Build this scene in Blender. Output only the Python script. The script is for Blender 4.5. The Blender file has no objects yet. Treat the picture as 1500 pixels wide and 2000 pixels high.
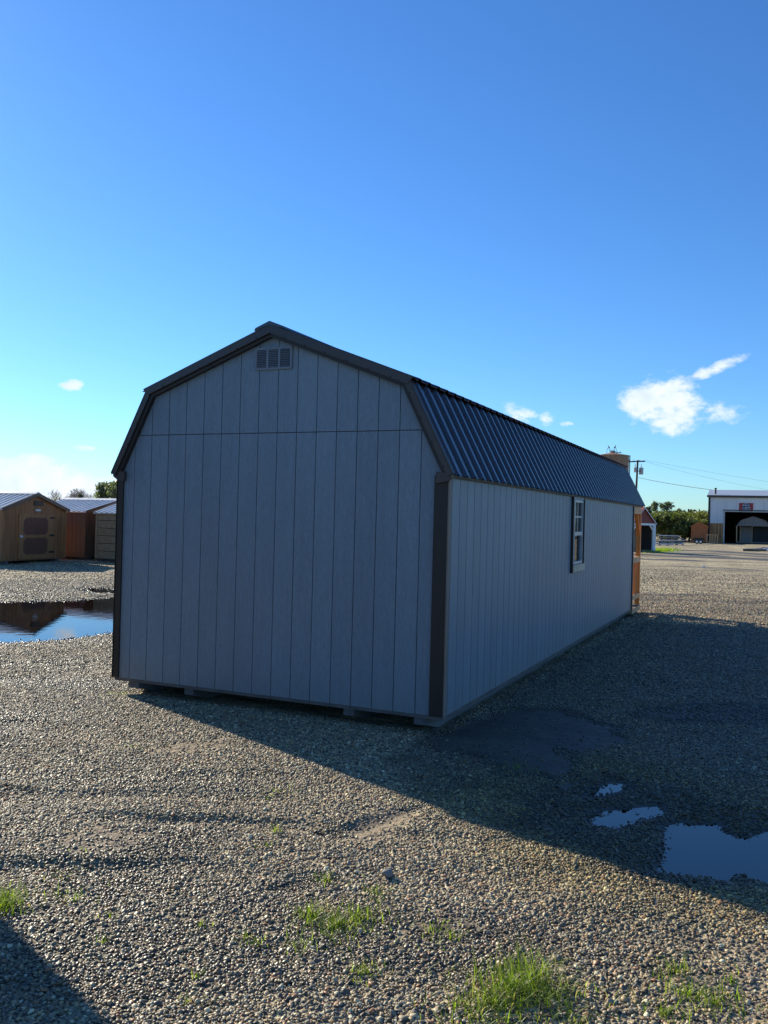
import bpy, math, random
import numpy as np
from mathutils import Vector, Matrix
random.seed(7); RNG = np.random.default_rng(11)
S = bpy.context.scene
COL = S.collection

# ------------------------------------------------------------------ camera
CAM = np.array([2.4756, -6.8656, 1.6509]); YAW, PITCH, ROLL, FPX = -0.41985, 0.006776, 0.025218, 1700.97
def cam_axes():
    f = np.array([math.sin(YAW)*math.cos(PITCH), math.cos(YAW)*math.cos(PITCH), math.sin(PITCH)])
    r = np.array([math.cos(YAW), -math.sin(YAW), 0]); u = np.cross(r, f)
    c, s = math.cos(ROLL), math.sin(ROLL)
    return f, c*r+s*u, -s*r+c*u
FW, RT, UP = cam_axes()
cd = bpy.data.cameras.new('camera'); cam = bpy.data.objects.new('camera', cd); COL.objects.link(cam)
cd.sensor_fit = 'HORIZONTAL'; cd.sensor_width = 36; cd.lens = 36*FPX/1500; cd.clip_start = .05; cd.clip_end = 6000
cam.matrix_world = Matrix(((RT[0], UP[0], -FW[0], CAM[0]), (RT[1], UP[1], -FW[1], CAM[1]), (RT[2], UP[2], -FW[2], CAM[2]), (0, 0, 0, 1)))
S.camera = cam

# ------------------------------------------------------------------ light
SUN_EL, SUN_AZ = math.radians(25), math.radians(23.0)       # light travels towards (cos az, -sin az)
TOSUN = Vector((-math.cos(SUN_AZ)*math.cos(SUN_EL), math.sin(SUN_AZ)*math.cos(SUN_EL), math.sin(SUN_EL)))
ld = bpy.data.lights.new('sun', 'SUN'); sun = bpy.data.objects.new('sun', ld); COL.objects.link(sun)
ld.energy = 5.0; ld.angle = math.radians(.53); ld.color = (1, .915, .73)
sun.rotation_euler = TOSUN.to_track_quat('Z', 'Y').to_euler()
sun.location = (-20, 8, 20)
S.view_settings.view_transform = 'Standard'; S.view_settings.look = 'None'
S.view_settings.exposure = 0.62; S.view_settings.gamma = 1; S.view_settings.use_curve_mapping = False
S.cycles.max_bounces = 6; S.cycles.diffuse_bounces = 3; S.cycles.glossy_bounces = 3; S.cycles.transparent_max_bounces = 8
S.cycles.caustics_reflective = False; S.cycles.caustics_refractive = False

W = bpy.data.worlds.new('World'); S.world = W; W.use_nodes = True
wn, wl = W.node_tree.nodes, W.node_tree.links
wn.clear()
def N(t, nt=None, **kw):
    n = (nt or wn).new(t)
    for k, v in kw.items(): setattr(n, k, v)
    return n
sky = N('ShaderNodeTexSky'); sky.sky_type = 'NISHITA'; sky.sun_disc = False
sky.sun_elevation = SUN_EL; sky.sun_rotation = -math.atan2(math.cos(SUN_AZ), math.sin(SUN_AZ))
sky.altitude = 0; sky.air_density = 1.0; sky.dust_density = .12; sky.ozone_density = 2.4
hs = N('ShaderNodeHueSaturation'); hs.inputs['Saturation'].default_value = 1.12; hs.inputs['Value'].default_value = 1.0
wl.new(sky.outputs[0], hs.inputs['Color'])
tint = N('ShaderNodeMixRGB', blend_type='MULTIPLY'); tint.inputs[0].default_value = 1; tint.inputs[2].default_value = (.55, .875, 1.25, 1)
wl.new(hs.outputs[0], tint.inputs[1])
tc = N('ShaderNodeTexCoord')
def pixdir(u, v):
    d = FW*FPX + RT*(u-750) - UP*(v-1000); return d/np.linalg.norm(d)
nz = N('ShaderNodeTexNoise'); nz.inputs['Scale'].default_value = 34; nz.inputs['Detail'].default_value = 10; nz.inputs['Roughness'].default_value = .62
mp = N('ShaderNodeMapping'); mp.inputs['Scale'].default_value = (1, 1, 1.7); wl.new(tc.outputs['Generated'], mp.inputs[0]); wl.new(mp.outputs[0], nz.inputs[0])
acc = None
def M(op, a, b=None, c=None):
    n = N('ShaderNodeMath', operation=op)
    for i, x in enumerate((a, b, c)):
        if x is None: continue
        if isinstance(x, (int, float)): n.inputs[i].default_value = x
        else: wl.new(x, n.inputs[i])
    return n.outputs[0]
# clouds stand at fixed compass directions of the sky: (u, v, half width, half height, tilt, strength)
clouds = [(1286, 784, 62, 46, 0, 1.35), (1328, 806, 54, 38, 0, 1.2), (1302, 824, 56, 26, 0, 1.1), (1409, 806, 50, 20, -6, 1), (1402, 716, 50, 12, 22, 1.15),
          (1012, 806, 45, 20, -20, .9), (1068, 819, 17, 17, 20, .95), (1105, 828, 18, 7, 0, .6),
          (140, 752, 19, 11, 10, 1.5), (167, 874, 26, 7, 0, .9), (62, 922, 62, 26, 0, 1.5), (95, 958, 190, 32, -4, 1.5), (-60, 950, 160, 50, 0, 1.1), (200, 972, 120, 16, 0, .9),
          (-420, 700, 220, 60, 8, .9), (-900, 900, 300, 70, 0, 1), (1900, 700, 160, 50, 10, .9), (2500, 900, 300, 50, 0, .9)]
for (u, v, a, b, t, s) in clouds:
    c = pixdir(u, v); zz = np.array([0, 0, 1.]); r = np.cross(c, zz); r /= np.linalg.norm(r); up = np.cross(r, c)
    ct, st = math.cos(math.radians(t)), math.sin(math.radians(t))
    r2, u2 = r*ct+up*st, -r*st+up*ct
    k = FPX/np.linalg.norm(FW*FPX + RT*(u-750) - UP*(v-1000))*1.0
    def dot(vec, sc):
        n = N('ShaderNodeVectorMath', operation='DOT_PRODUCT'); wl.new(tc.outputs['Generated'], n.inputs[0]); n.inputs[1].default_value = tuple(vec*sc)
        return n.outputs['Value']
    da, db = dot(r2, FPX/a/k**0), dot(u2, FPX/b)
    q = M('ADD', M('MULTIPLY', da, da), M('MULTIPLY', db, db))
    fac = M('SUBTRACT', s, M('MULTIPLY', q, .75))
    front = M('GREATER_THAN', dot(c, 1), 0)
    fac = M('MULTIPLY', M('MAXIMUM', fac, 0), front)
    acc = fac if acc is None else M('MAXIMUM', acc, fac)
cl = M('ADD', M('MULTIPLY', acc, 1.0), M('MULTIPLY', M('SUBTRACT', nz.outputs[0], .53), 3.4))
cr = N('ShaderNodeMapRange', interpolation_type='SMOOTHSTEP'); cr.inputs[1].default_value = .12; cr.inputs[2].default_value = 1.15
wl.new(cl, cr.inputs[0])
gate = M('MULTIPLY', cr.outputs[0], M('MINIMUM', M('MULTIPLY', acc, 5), .96))
nz2 = N('ShaderNodeTexNoise'); nz2.inputs['Scale'].default_value = 48; nz2.inputs['Detail'].default_value = 5; wl.new(tc.outputs['Generated'], nz2.inputs[0])
ccol = N('ShaderNodeMixRGB'); wl.new(nz2.outputs[0], ccol.inputs[0]); ccol.inputs[1].default_value = (4.8, 6.0, 7.6, 1); ccol.inputs[2].default_value = (8.6, 8.7, 8.9, 1)
mixc = N('ShaderNodeMixRGB'); wl.new(gate, mixc.inputs[0]); wl.new(tint.outputs[0], mixc.inputs[1]); wl.new(ccol.outputs[0], mixc.inputs[2])
bg = N('ShaderNodeBackground'); bg.inputs[1].default_value = .09; wl.new(mixc.outputs[0], bg.inputs[0])
wo = N('ShaderNodeOutputWorld'); wl.new(bg.outputs[0], wo.inputs[0])

# ------------------------------------------------------------------ helpers
ZG = -.145
def hit(u, v, ax, val):
    d = FW*FPX + RT*(u-750) - UP*(v-1000); return CAM + d*(val-CAM[ax])/d[ax]
def gp(u, v): p = hit(u, v, 2, ZG); return (float(p[0]), float(p[1]))
def at(u, dist):                                                 # ground point in the direction of photo column u
    d = FW*FPX + RT*(u-750) - UP*(1000+0-1000); n = math.hypot(d[0], d[1]); return (float(CAM[0]+d[0]/n*dist), float(CAM[1]+d[1]/n*dist))

_T = np.random.default_rng(3).random((256, 256))
def vnoise(x, y):
    xi = np.floor(x).astype(int); yi = np.floor(y).astype(int); fx = x-xi; fy = y-yi
    fx = fx*fx*(3-2*fx); fy = fy*fy*(3-2*fy)
    g = lambda a, b: _T[a % 256, b % 256]
    return (g(xi, yi)*(1-fx)+g(xi+1, yi)*fx)*(1-fy)+(g(xi, yi+1)*(1-fx)+g(xi+1, yi+1)*fx)*fy
def fbm(x, y, o=4):
    s = 0; a = 1; t = 0
    for i in range(o): s = s+a*vnoise(x*2**i+17.3*i, y*2**i+9.1*i); t += a; a *= .5
    return s/t*2-1
def sdpoly(x, y, P):
    P = np.array(P); d = np.full(x.shape, 1e9); ins = np.zeros(x.shape, bool); n = len(P)
    for i in range(n):
        a, b = P[i], P[(i+1) % n]; e = b-a
        wx, wy = x-a[0], y-a[1]; t = np.clip((wx*e[0]+wy*e[1])/(e@e), 0, 1)
        d = np.minimum(d, (wx-e[0]*t)**2+(wy-e[1]*t)**2)
        c = ((a[1] > y) != (b[1] > y)) & (x < (b[0]-a[0])*(y-a[1])/(b[1]-a[1]+1e-12)+a[0]); ins ^= c
    return np.sqrt(d)*np.where(ins, -1, 1)
def sstep(a, b, x): t = np.clip((x-a)/(b-a), 0, 1); return t*t*(3-2*t)

class MB:
    def __init__(s): s.v = []; s.f = []
    def add(s, vs, fs): b = len(s.v); s.v += [tuple(p) for p in vs]; s.f += [tuple(i+b for i in f) for f in fs]; return s
    def box(s, x0, x1, y0, y1, z0, z1):
        return s.add([(x0, y0, z0), (x1, y0, z0), (x1, y1, z0), (x0, y1, z0), (x0, y0, z1), (x1, y0, z1), (x1, y1, z1), (x0, y1, z1)],
                     [(0, 3, 2, 1), (4, 5, 6, 7), (0, 1, 5, 4), (1, 2, 6, 5), (2, 3, 7, 6), (3, 0, 4, 7)])
    def xz(s, poly, y0, y1):                                     # polygon in x,z extruded along y (counter-clockwise seen from -y)
        n = len(poly)
        return s.add([(a, y0, b) for a, b in poly]+[(a, y1, b) for a, b in poly],
                     [tuple(range(n)), tuple(range(2*n-1, n-1, -1))]+[(i, i+n, (i+1) % n+n, (i+1) % n) for i in range(n)])
    def yz(s, poly, x0, x1):                                     # polygon in y,z extruded along x
        n = len(poly)
        return s.add([(x1, a, b) for a, b in poly]+[(x0, a, b) for a, b in poly],
                     [tuple(range(n)), tuple(range(2*n-1, n-1, -1))]+[(i, i+n, (i+1) % n+n, (i+1) % n) for i in range(n)])
    def tube(s, p0, p1, r0, r1=None, n=8, cap=True):
        r1 = r0 if r1 is None else r1; p0 = Vector(p0); p1 = Vector(p1); d = (p1-p0).normalized()
        a = d.orthogonal().normalized(); b = d.cross(a)
        vs = [p0+(a*math.cos(t)+b*math.sin(t))*r0 for t in [2*math.pi*i/n for i in range(n)]]+[p1+(a*math.cos(t)+b*math.sin(t))*r1 for t in [2*math.pi*i/n for i in range(n)]]
        fs = [(i, (i+1) % n, (i+1) % n+n, i+n) for i in range(n)]
        if cap: fs += [tuple(range(n-1, -1, -1)), tuple(range(n, 2*n))]
        return s.add(vs, fs)
    def path(s, pts, r, n=6):
        for i in range(len(pts)-1):
            r0 = r[i] if isinstance(r, list) else r; r1 = r[i+1] if isinstance(r, list) else r
            s.tube(pts[i], pts[i+1], r0, r1, n, True)
        return s
    def lathe(s, prof, n=24, c=(0, 0, 0)):
        vs = []
        for (r, z) in prof: vs += [(c[0]+r*math.cos(2*math.pi*i/n), c[1]+r*math.sin(2*math.pi*i/n), c[2]+z) for i in range(n)]
        fs = []
        for j in range(len(prof)-1): fs += [(j*n+i, j*n+(i+1) % n, (j+1)*n+(i+1) % n, (j+1)*n+i) for i in range(n)]
        return s.add(vs, fs+[tuple(range(n-1, -1, -1)), tuple(range((len(prof)-1)*n, len(prof)*n))])
    def mesh(s, name, mat, smooth=False):
        m = bpy.data.meshes.new(name); m.from_pydata(s.v, [], s.f); m.materials.append(mat)
        if smooth: m.polygons.foreach_set('use_smooth', [True]*len(m.polygons))
        m.update(); return m
def obj(name, mb, mat, parent=None, smooth=False, **pr):
    m = mb if isinstance(mb, bpy.types.Mesh) else mb.mesh(name, mat, smooth)
    o = bpy.data.objects.new(name, m); COL.objects.link(o)
    if parent: o.parent = parent
    for k, v in pr.items(): o[k] = v
    return o
def thing(name, label, cat, loc=(0, 0, 0), rz=0, group=None):
    o = bpy.data.objects.new(name, None); COL.objects.link(o); o.location = loc; o.rotation_euler = (0, 0, rz); o.empty_display_size = .2
    o['label'] = label; o['category'] = cat
    if group: o['group'] = group
    return o
def tag(o, label, cat, group=None):
    o['label'] = label; o['category'] = cat
    if group: o['group'] = group
    return o
def copy_tree(o, parent=None):
    c = o.copy(); COL.objects.link(c)
    if parent: c.parent = parent
    for ch in list(o.children): copy_tree(ch, c)
    return c

# ------------------------------------------------------------------ materials
def mat(name):
    m = bpy.data.materials.new(name); m.use_nodes = True; nt = m.node_tree; nt.nodes.clear()
    out = nt.nodes.new('ShaderNodeOutputMaterial'); p = nt.nodes.new('ShaderNodeBsdfPrincipled'); nt.links.new(p.outputs[0], out.inputs[0])
    return m, nt, p, out
def nn(nt, t, **kw):
    n = nt.nodes.new(t)
    for k, v in kw.items(): setattr(n, k, v)
    return n
def rampn(nt, src, stops, interp='LINEAR'):
    r = nn(nt, 'ShaderNodeValToRGB'); r.color_ramp.interpolation = interp; e = r.color_ramp.elements
    while len(e) < len(stops): e.new(.5)
    for i, (p, c) in enumerate(stops): e[i].position = p; e[i].color = (*c, 1) if len(c) == 3 else c
    nt.links.new(src, r.inputs[0]); return r
def simple(name, col, rough=.6, metal=0, spec=.5, var=.12, scale=(6, 6, 6), bump=0, bscale=40, dirt=0, objvar=0, stretch=None, coat=0):
    m, nt, p, out = mat(name); L = nt.links.new
    tc = nn(nt, 'ShaderNodeTexCoord'); mp = nn(nt, 'ShaderNodeMapping'); mp.inputs['Scale'].default_value = scale; L(tc.outputs['Object'], mp.inputs[0])
    n = nn(nt, 'ShaderNodeTexNoise'); n.inputs['Scale'].default_value = 1; n.inputs['Detail'].default_value = 6; L(mp.outputs[0], n.inputs[0])
    c = np.array(col); r = rampn(nt, n.outputs[0], [(.3, tuple(c*(1-var))), (.7, tuple(np.minimum(c*(1+var), 1)))])
    colo = r.outputs[0]
    if objvar:
        oi = nn(nt, 'ShaderNodeObjectInfo'); mr = nn(nt, 'ShaderNodeMapRange'); L(oi.outputs['Random'], mr.inputs[0]); mr.inputs[3].default_value = 1-objvar; mr.inputs[4].default_value = 1+objvar
        mm = nn(nt, 'ShaderNodeVectorMath', operation='SCALE'); L(colo, mm.inputs[0]); L(mr.outputs[0], mm.inputs['Scale']); colo = mm.outputs[0]
    L(colo, p.inputs['Base Color'])
    p.inputs['Roughness'].default_value = rough; p.inputs['Metallic'].default_value = metal; p.inputs['Specular IOR Level'].default_value = spec; p.inputs['Coat Weight'].default_value = coat
    rr = nn(nt, 'ShaderNodeMapRange'); L(n.outputs[0], rr.inputs[0]); rr.inputs[3].default_value = rough*.85; rr.inputs[4].default_value = min(1, rough*1.15); L(rr.outputs[0], p.inputs['Roughness'])
    if bump:
        b = nn(nt, 'ShaderNodeTexNoise'); b.inputs['Scale'].default_value = bscale; b.inputs['Detail'].default_value = 4
        if stretch:
            m2 = nn(nt, 'ShaderNodeMapping'); m2.inputs['Scale'].default_value = stretch; L(tc.outputs['Object'], m2.inputs[0]); L(m2.outputs[0], b.inputs[0])
        else: L(tc.outputs['Object'], b.inputs[0])
        bb = nn(nt, 'ShaderNodeBump'); bb.inputs['Strength'].default_value = 1; bb.inputs['Distance'].default_value = bump; L(b.outputs[0], bb.inputs['Height']); L(bb.outputs[0], p.inputs['Normal'])
    return m

def siding(name, col, rough=.5):
    m, nt, p, out = mat(name); L = nt.links.new
    tc = nn(nt, 'ShaderNodeTexCoord')
    def nz(sc, scale, det=5, dist=0):
        mp = nn(nt, 'ShaderNodeMapping'); mp.inputs['Scale'].default_value = scale; L(tc.outputs['Object'], mp.inputs[0])
        n = nn(nt, 'ShaderNodeTexNoise'); n.inputs['Scale'].default_value = sc; n.inputs['Detail'].default_value = det; n.inputs['Distortion'].default_value = dist; L(mp.outputs[0], n.inputs[0]); return n.outputs[0]
    big = nz(1, (.8, .8, .5), 4); streak = nz(1, (16, 16, 1.1), 6, .6); grain = nz(1, (150, 150, 13), 6, 1.4); fine = nz(1, (260, 260, 140), 3)
    oi = nn(nt, 'ShaderNodeObjectInfo')
    c = np.array(col)
    a = nn(nt, 'ShaderNodeMath', operation='ADD'); L(big, a.inputs[0]); L(streak, a.inputs[1])
    b = nn(nt, 'ShaderNodeMath', operation='MULTIPLY_ADD'); L(oi.outputs['Random'], b.inputs[0]); b.inputs[1].default_value = .38; L(a.outputs[0], b.inputs[2])
    r = rampn(nt, b.outputs[0], [(.0, tuple(c*.8)), (1, tuple(c*1.0))]); r.color_ramp.elements[0].position = .75; r.color_ramp.elements[1].position = 1.0
    mr = nn(nt, 'ShaderNodeMapRange'); L(b.outputs[0], mr.inputs[0]); mr.inputs[1].default_value = .7; mr.inputs[2].default_value = 1.5; mr.inputs[3].default_value = .90; mr.inputs[4].default_value = 1.12
    g2 = nn(nt, 'ShaderNodeMapRange'); L(grain, g2.inputs[0]); g2.inputs[1].default_value = .35; g2.inputs[2].default_value = .65; g2.inputs[3].default_value = .80; g2.inputs[4].default_value = 1.12
    mul = nn(nt, 'ShaderNodeMath', operation='MULTIPLY'); L(mr.outputs[0], mul.inputs[0]); L(g2.outputs[0], mul.inputs[1])
    sc = nn(nt, 'ShaderNodeVectorMath', operation='SCALE'); sc.inputs[0].default_value = col; L(mul.outputs[0], sc.inputs['Scale'])
    # dust splashed up the lowest 40 cm by rain
    gx = nn(nt, 'ShaderNodeSeparateXYZ'); L(tc.outputs['Object'], gx.inputs[0])
    dm = nn(nt, 'ShaderNodeMapRange'); L(gx.outputs[2], dm.inputs[0]); dm.inputs[1].default_value = .0; dm.inputs[2].default_value = .30; dm.inputs[3].default_value = .5; dm.inputs[4].default_value = 0
    dn = nn(nt, 'ShaderNodeMath', operation='MULTIPLY'); L(dm.outputs[0], dn.inputs[0]); L(streak, dn.inputs[1])
    mx = nn(nt, 'ShaderNodeMixRGB'); L(dn.outputs[0], mx.inputs[0]); L(sc.outputs[0], mx.inputs[1]); mx.inputs[2].default_value = (.26, .22, .17, 1)
    L(mx.outputs[0], p.inputs['Base Color'])
    rr = nn(nt, 'ShaderNodeMapRange'); L(grain, rr.inputs[0]); rr.inputs[3].default_value = rough-.1; rr.inputs[4].default_value = rough+.15; L(rr.outputs[0], p.inputs['Roughness'])
    h = nn(nt, 'ShaderNodeMath', operation='ADD'); L(grain, h.inputs[0]); L(fine, h.inputs[1])
    bb = nn(nt, 'ShaderNodeBump'); bb.inputs['Strength'].default_value = .9; bb.inputs['Distance'].default_value = .0032; L(h.outputs[0], bb.inputs['Height']); L(bb.outputs[0], p.inputs['Normal'])
    return m

M_side = siding('blue_grey_siding', (.172, .234, .290), .42)
M_back = simple('groove_dark', (.085, .095, .11), .8)
M_trim = simple('dark_brown_trim', (.018, .014, .013), .5, var=.3, scale=(20, 20, 3), bump=.0008, bscale=1, stretch=(140, 140, 10))
M_rake = simple('brown_metal_trim', (.038, .027, .026), .38, var=.2, scale=(4, 4, 4), bump=.002, bscale=3, spec=.6)
M_roof = simple('black_ribbed_metal', (.020, .015, .017), .23, var=.15, scale=(3, 3, 3), bump=.0002, bscale=3, spec=.95, objvar=.05)
M_skid = simple('grey_painted_timber', (.12, .12, .125), .75, var=.3, scale=(12, 2, 12), bump=.002, bscale=60)
M_floor = simple('weathered_floor_edge', (.12, .105, .10), .8, var=.35, scale=(4, 4, 20), bump=.002, bscale=50)
M_ventw = simple('vent_plastic', (.165, .20, .235), .5)
M_blind = simple('grey_brown_blind', (.07, .066, .062), .8, var=.15)
M_reddoor = simple('plain_ply_door', (.42, .32, .24), .7, var=.2)
M_edge = simple('brown_grey_edge_board', (.20, .165, .14), .6, var=.2, scale=(30, 30, 3))
M_white = simple('white_vinyl', (.75, .76, .77), .35, var=.05)
M_frame = simple('dusty_grey_vinyl', (.46, .47, .48), .4, var=.1)
M_sill = simple('sill_board_tan', (.55, .45, .33), .6, var=.15, scale=(30, 3, 30))
M_screw = simple('screw_head', (.02, .018, .016), .4, metal=.5)
M_orange = simple('orange_stained_wood', (.78, .26, .055), .55, var=.24, scale=(30, 30, 2.5), bump=.001, bscale=1, stretch=(90, 90, 6), objvar=.12)
M_rail = simple('pale_fir_rail', (.55, .33, .17), .6, var=.2, scale=(30, 2.5, 30), bump=.001, bscale=1, stretch=(90, 6, 90))
M_deck = simple('deck_board_wood', (.40, .30, .2), .7, var=.25, scale=(30, 3, 30))
M_shed = simple('honey_stained_siding', (.31, .125, .042), .6, var=.25, scale=(9, 9, 1), bump=.002, bscale=1, stretch=(60, 60, 5), objvar=.10)
M_shed2 = simple('brown_shed_siding', (.13, .065, .033), .6, var=.25, scale=(9, 9, 1), bump=.002, bscale=1, stretch=(60, 60, 5), objvar=.10)
M_shedtan = simple('tan_shed_siding', (.36, .23, .12), .6, var=.2, scale=(2, 9, 9), bump=.002, bscale=1, stretch=(5, 60, 60), objvar=.06)
M_shedtrim = simple('honey_shed_trim', (.34, .15, .055), .6, var=.2, scale=(12, 12, 2))
M_sheddoor = simple('brown_door_panel', (.15, .058, .03), .6, var=.2, scale=(12, 12, 2))
M_greyroof = simple('grey_ribbed_metal', (.70, .67, .62), .36, metal=.15, var=.12, scale=(2, 2, 2), bump=.002, bscale=4)
M_brnmetal = simple('brown_shed_trim_metal', (.10, .06, .04), .4, var=.2)
M_redroof = simple('red_siding', (.22, .045, .035), .6, var=.15, scale=(12, 12, 2))
M_brown = simple('brown_stained_boards', (.45, .13, .038), .65, var=.25, scale=(12, 12, 1.5))
M_iron = simple('black_iron', (.015, .015, .015), .5)
M_dark = simple('dark_interior', (.03, .028, .027), .85)
M_ware = simple('white_steel_wall', (.70, .705, .71), .5, var=.08, scale=(1, 1, .3), bump=.01, bscale=1, stretch=(8, .2, .2))
M_wain = simple('brown_stained_wainscot', (.46, .22, .085), .7, var=.35, scale=(6, 6, .8), objvar=.2)
M_wroof = simple('pale_galvanised_roof', (.45, .46, .47), .4, metal=.3, var=.1)
M_grey = simple('weathered_grey_boards', (.20, .18, .16), .75, var=.2, scale=(8, 8, 2))
M_steel = simple('galvanised_steel', (.35, .36, .37), .4, metal=.6)
M_trans = simple('transformer_grey', (.42, .42, .43), .5)
M_pole = simple('utility_pole_wood', (.06, .045, .035), .85, var=.3, scale=(20, 20, 1))
M_tank = simple('rusty_tank_paint', (.30, .17, .10), .65, var=.30, scale=(.5, .5, .15), bump=.01, bscale=2)
M_wire = simple('black_wire', (.03, .03, .03), .6)
M_bird = simple('dark_feathers', (.02, .02, .022), .6)
M_bark = simple('grey_bark', (.16, .13, .10), .9, var=.3, scale=(6, 6, 2), bump=.02, bscale=12)
M_palebark = simple('pale_bark', (.32, .26, .22), .9, var=.25, scale=(6, 6, 2))
M_rock = simple('stone', (.19, .18, .17), .75, var=.3, scale=(20, 20, 20), bump=.006, bscale=60)
M_red = simple('sign_red', (.33, .03, .035), .5, var=.1)
M_navy = simple('sign_navy', (.02, .045, .12), .5, var=.1)
M_print = simple('sign_white_print', (.7, .7, .7), .5, var=.05)
M_straw = simple('dry_straw', (.42, .36, .24), .8, var=.2)
M_sheet = simple('pale_sheet_metal', (.5, .52, .55), .35, metal=.4, var=.15, scale=(2, 2, 2))

def glassmat():
    m, nt, p, out = mat('window_glass'); L = nt.links.new
    fr = nn(nt, 'ShaderNodeFresnel'); fr.inputs[0].default_value = 1.55
    t = nn(nt, 'ShaderNodeBsdfTransparent'); t.inputs[0].default_value = (.62, .60, .55, 1); g = nn(nt, 'ShaderNodeBsdfGlossy'); g.inputs['Roughness'].default_value = .015
    mx = nn(nt, 'ShaderNodeMixShader'); L(fr.outputs[0], mx.inputs[0]); L(t.outputs[0], mx.inputs[1]); L(g.outputs[0], mx.inputs[2]); L(mx.outputs[0], out.inputs[0]); return m
M_glass = glassmat()
def watermat(name, tr, bump, bs, ior=1.8):
    m, nt, p, out = mat(name); L = nt.links.new
    tc = nn(nt, 'ShaderNodeTexCoord'); n = nn(nt, 'ShaderNodeTexNoise'); n.inputs['Scale'].default_value = bs; n.inputs['Detail'].default_value = 3; L(tc.outputs['Object'], n.inputs[0])
    b = nn(nt, 'ShaderNodeBump'); b.inputs['Strength'].default_value = 1; b.inputs['Distance'].default_value = bump; L(n.outputs[0], b.inputs['Height'])
    fr = nn(nt, 'ShaderNodeFresnel'); fr.inputs[0].default_value = ior; L(b.outputs[0], fr.inputs['Normal'])
    t = nn(nt, 'ShaderNodeBsdfTransparent'); t.inputs[0].default_value = (*tr, 1)
    g = nn(nt, 'ShaderNodeBsdfGlossy'); g.inputs['Roughness'].default_value = .02; L(b.outputs[0], g.inputs['Normal'])
    mx = nn(nt, 'ShaderNodeMixShader'); L(fr.outputs[0], mx.inputs[0]); L(t.outputs[0], mx.inputs[1]); L(g.outputs[0], mx.inputs[2]); L(mx.outputs[0], out.inputs[0]); return m
M_water = watermat('puddle_water', (.42, .36, .27), .0002, 6)
M_film = watermat('thin_muddy_film', (.5, .45, .4), .0006, 14)
M_water2 = watermat('wide_puddle_water', (.40, .31, .20), .0009, 5, 2.3)

PEB = [(0, (0.074, 0.056, 0.037)), (0.1, (0.146, 0.127, 0.089)), (0.24, (0.237, 0.199, 0.13)), (0.38, (0.215, 0.147, 0.075)), (0.5, (0.394, 0.298, 0.164)), (0.64, (0.282, 0.245, 0.164)), (0.76, (0.541, 0.392, 0.201)), (0.85, (0.608, 0.483, 0.284)), (0.92, (0.428, 0.219, 0.105)), (0.97, (0.75, 0.68, 0.436))]
def pebblemat():
    m, nt, p, out = mat('river_pebbles'); L = nt.links.new
    oi = nn(nt, 'ShaderNodeObjectInfo'); r = rampn(nt, oi.outputs['Random'], PEB, 'CONSTANT')
    tc = nn(nt, 'ShaderNodeTexCoord'); n = nn(nt, 'ShaderNodeTexNoise'); n.inputs['Scale'].default_value = 1.6; n.inputs['Detail'].default_value = 4; L(tc.outputs['Object'], n.inputs[0])
    mr = nn(nt, 'ShaderNodeMapRange'); L(n.outputs[0], mr.inputs[0]); mr.inputs[3].default_value = .6; mr.inputs[4].default_value = 1.4
    wt = nn(nt, 'ShaderNodeAttribute', attribute_type='INSTANCER', attribute_name='wet_shade')
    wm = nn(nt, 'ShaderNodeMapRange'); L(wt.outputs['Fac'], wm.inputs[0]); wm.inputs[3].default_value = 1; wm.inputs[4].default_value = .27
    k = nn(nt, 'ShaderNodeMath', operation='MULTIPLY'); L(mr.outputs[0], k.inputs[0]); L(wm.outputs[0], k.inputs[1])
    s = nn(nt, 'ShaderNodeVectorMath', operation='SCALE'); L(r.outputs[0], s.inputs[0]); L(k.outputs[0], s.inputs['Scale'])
    mo = nn(nt, 'ShaderNodeAttribute', attribute_type='INSTANCER', attribute_name='moss')
    mx = nn(nt, 'ShaderNodeMixRGB', blend_type='MULTIPLY'); L(mo.outputs['Fac'], mx.inputs[0]); L(s.outputs[0], mx.inputs[1]); mx.inputs[2].default_value = (.85, .80, .55, 1)
    L(mx.outputs[0], p.inputs['Base Color'])
    rg = nn(nt, 'ShaderNodeMapRange'); L(wt.outputs['Fac'], rg.inputs[0]); rg.inputs[3].default_value = .56; rg.inputs[4].default_value = .30; L(rg.outputs[0], p.inputs['Roughness'])
    return m
M_peb = pebblemat()
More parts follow.
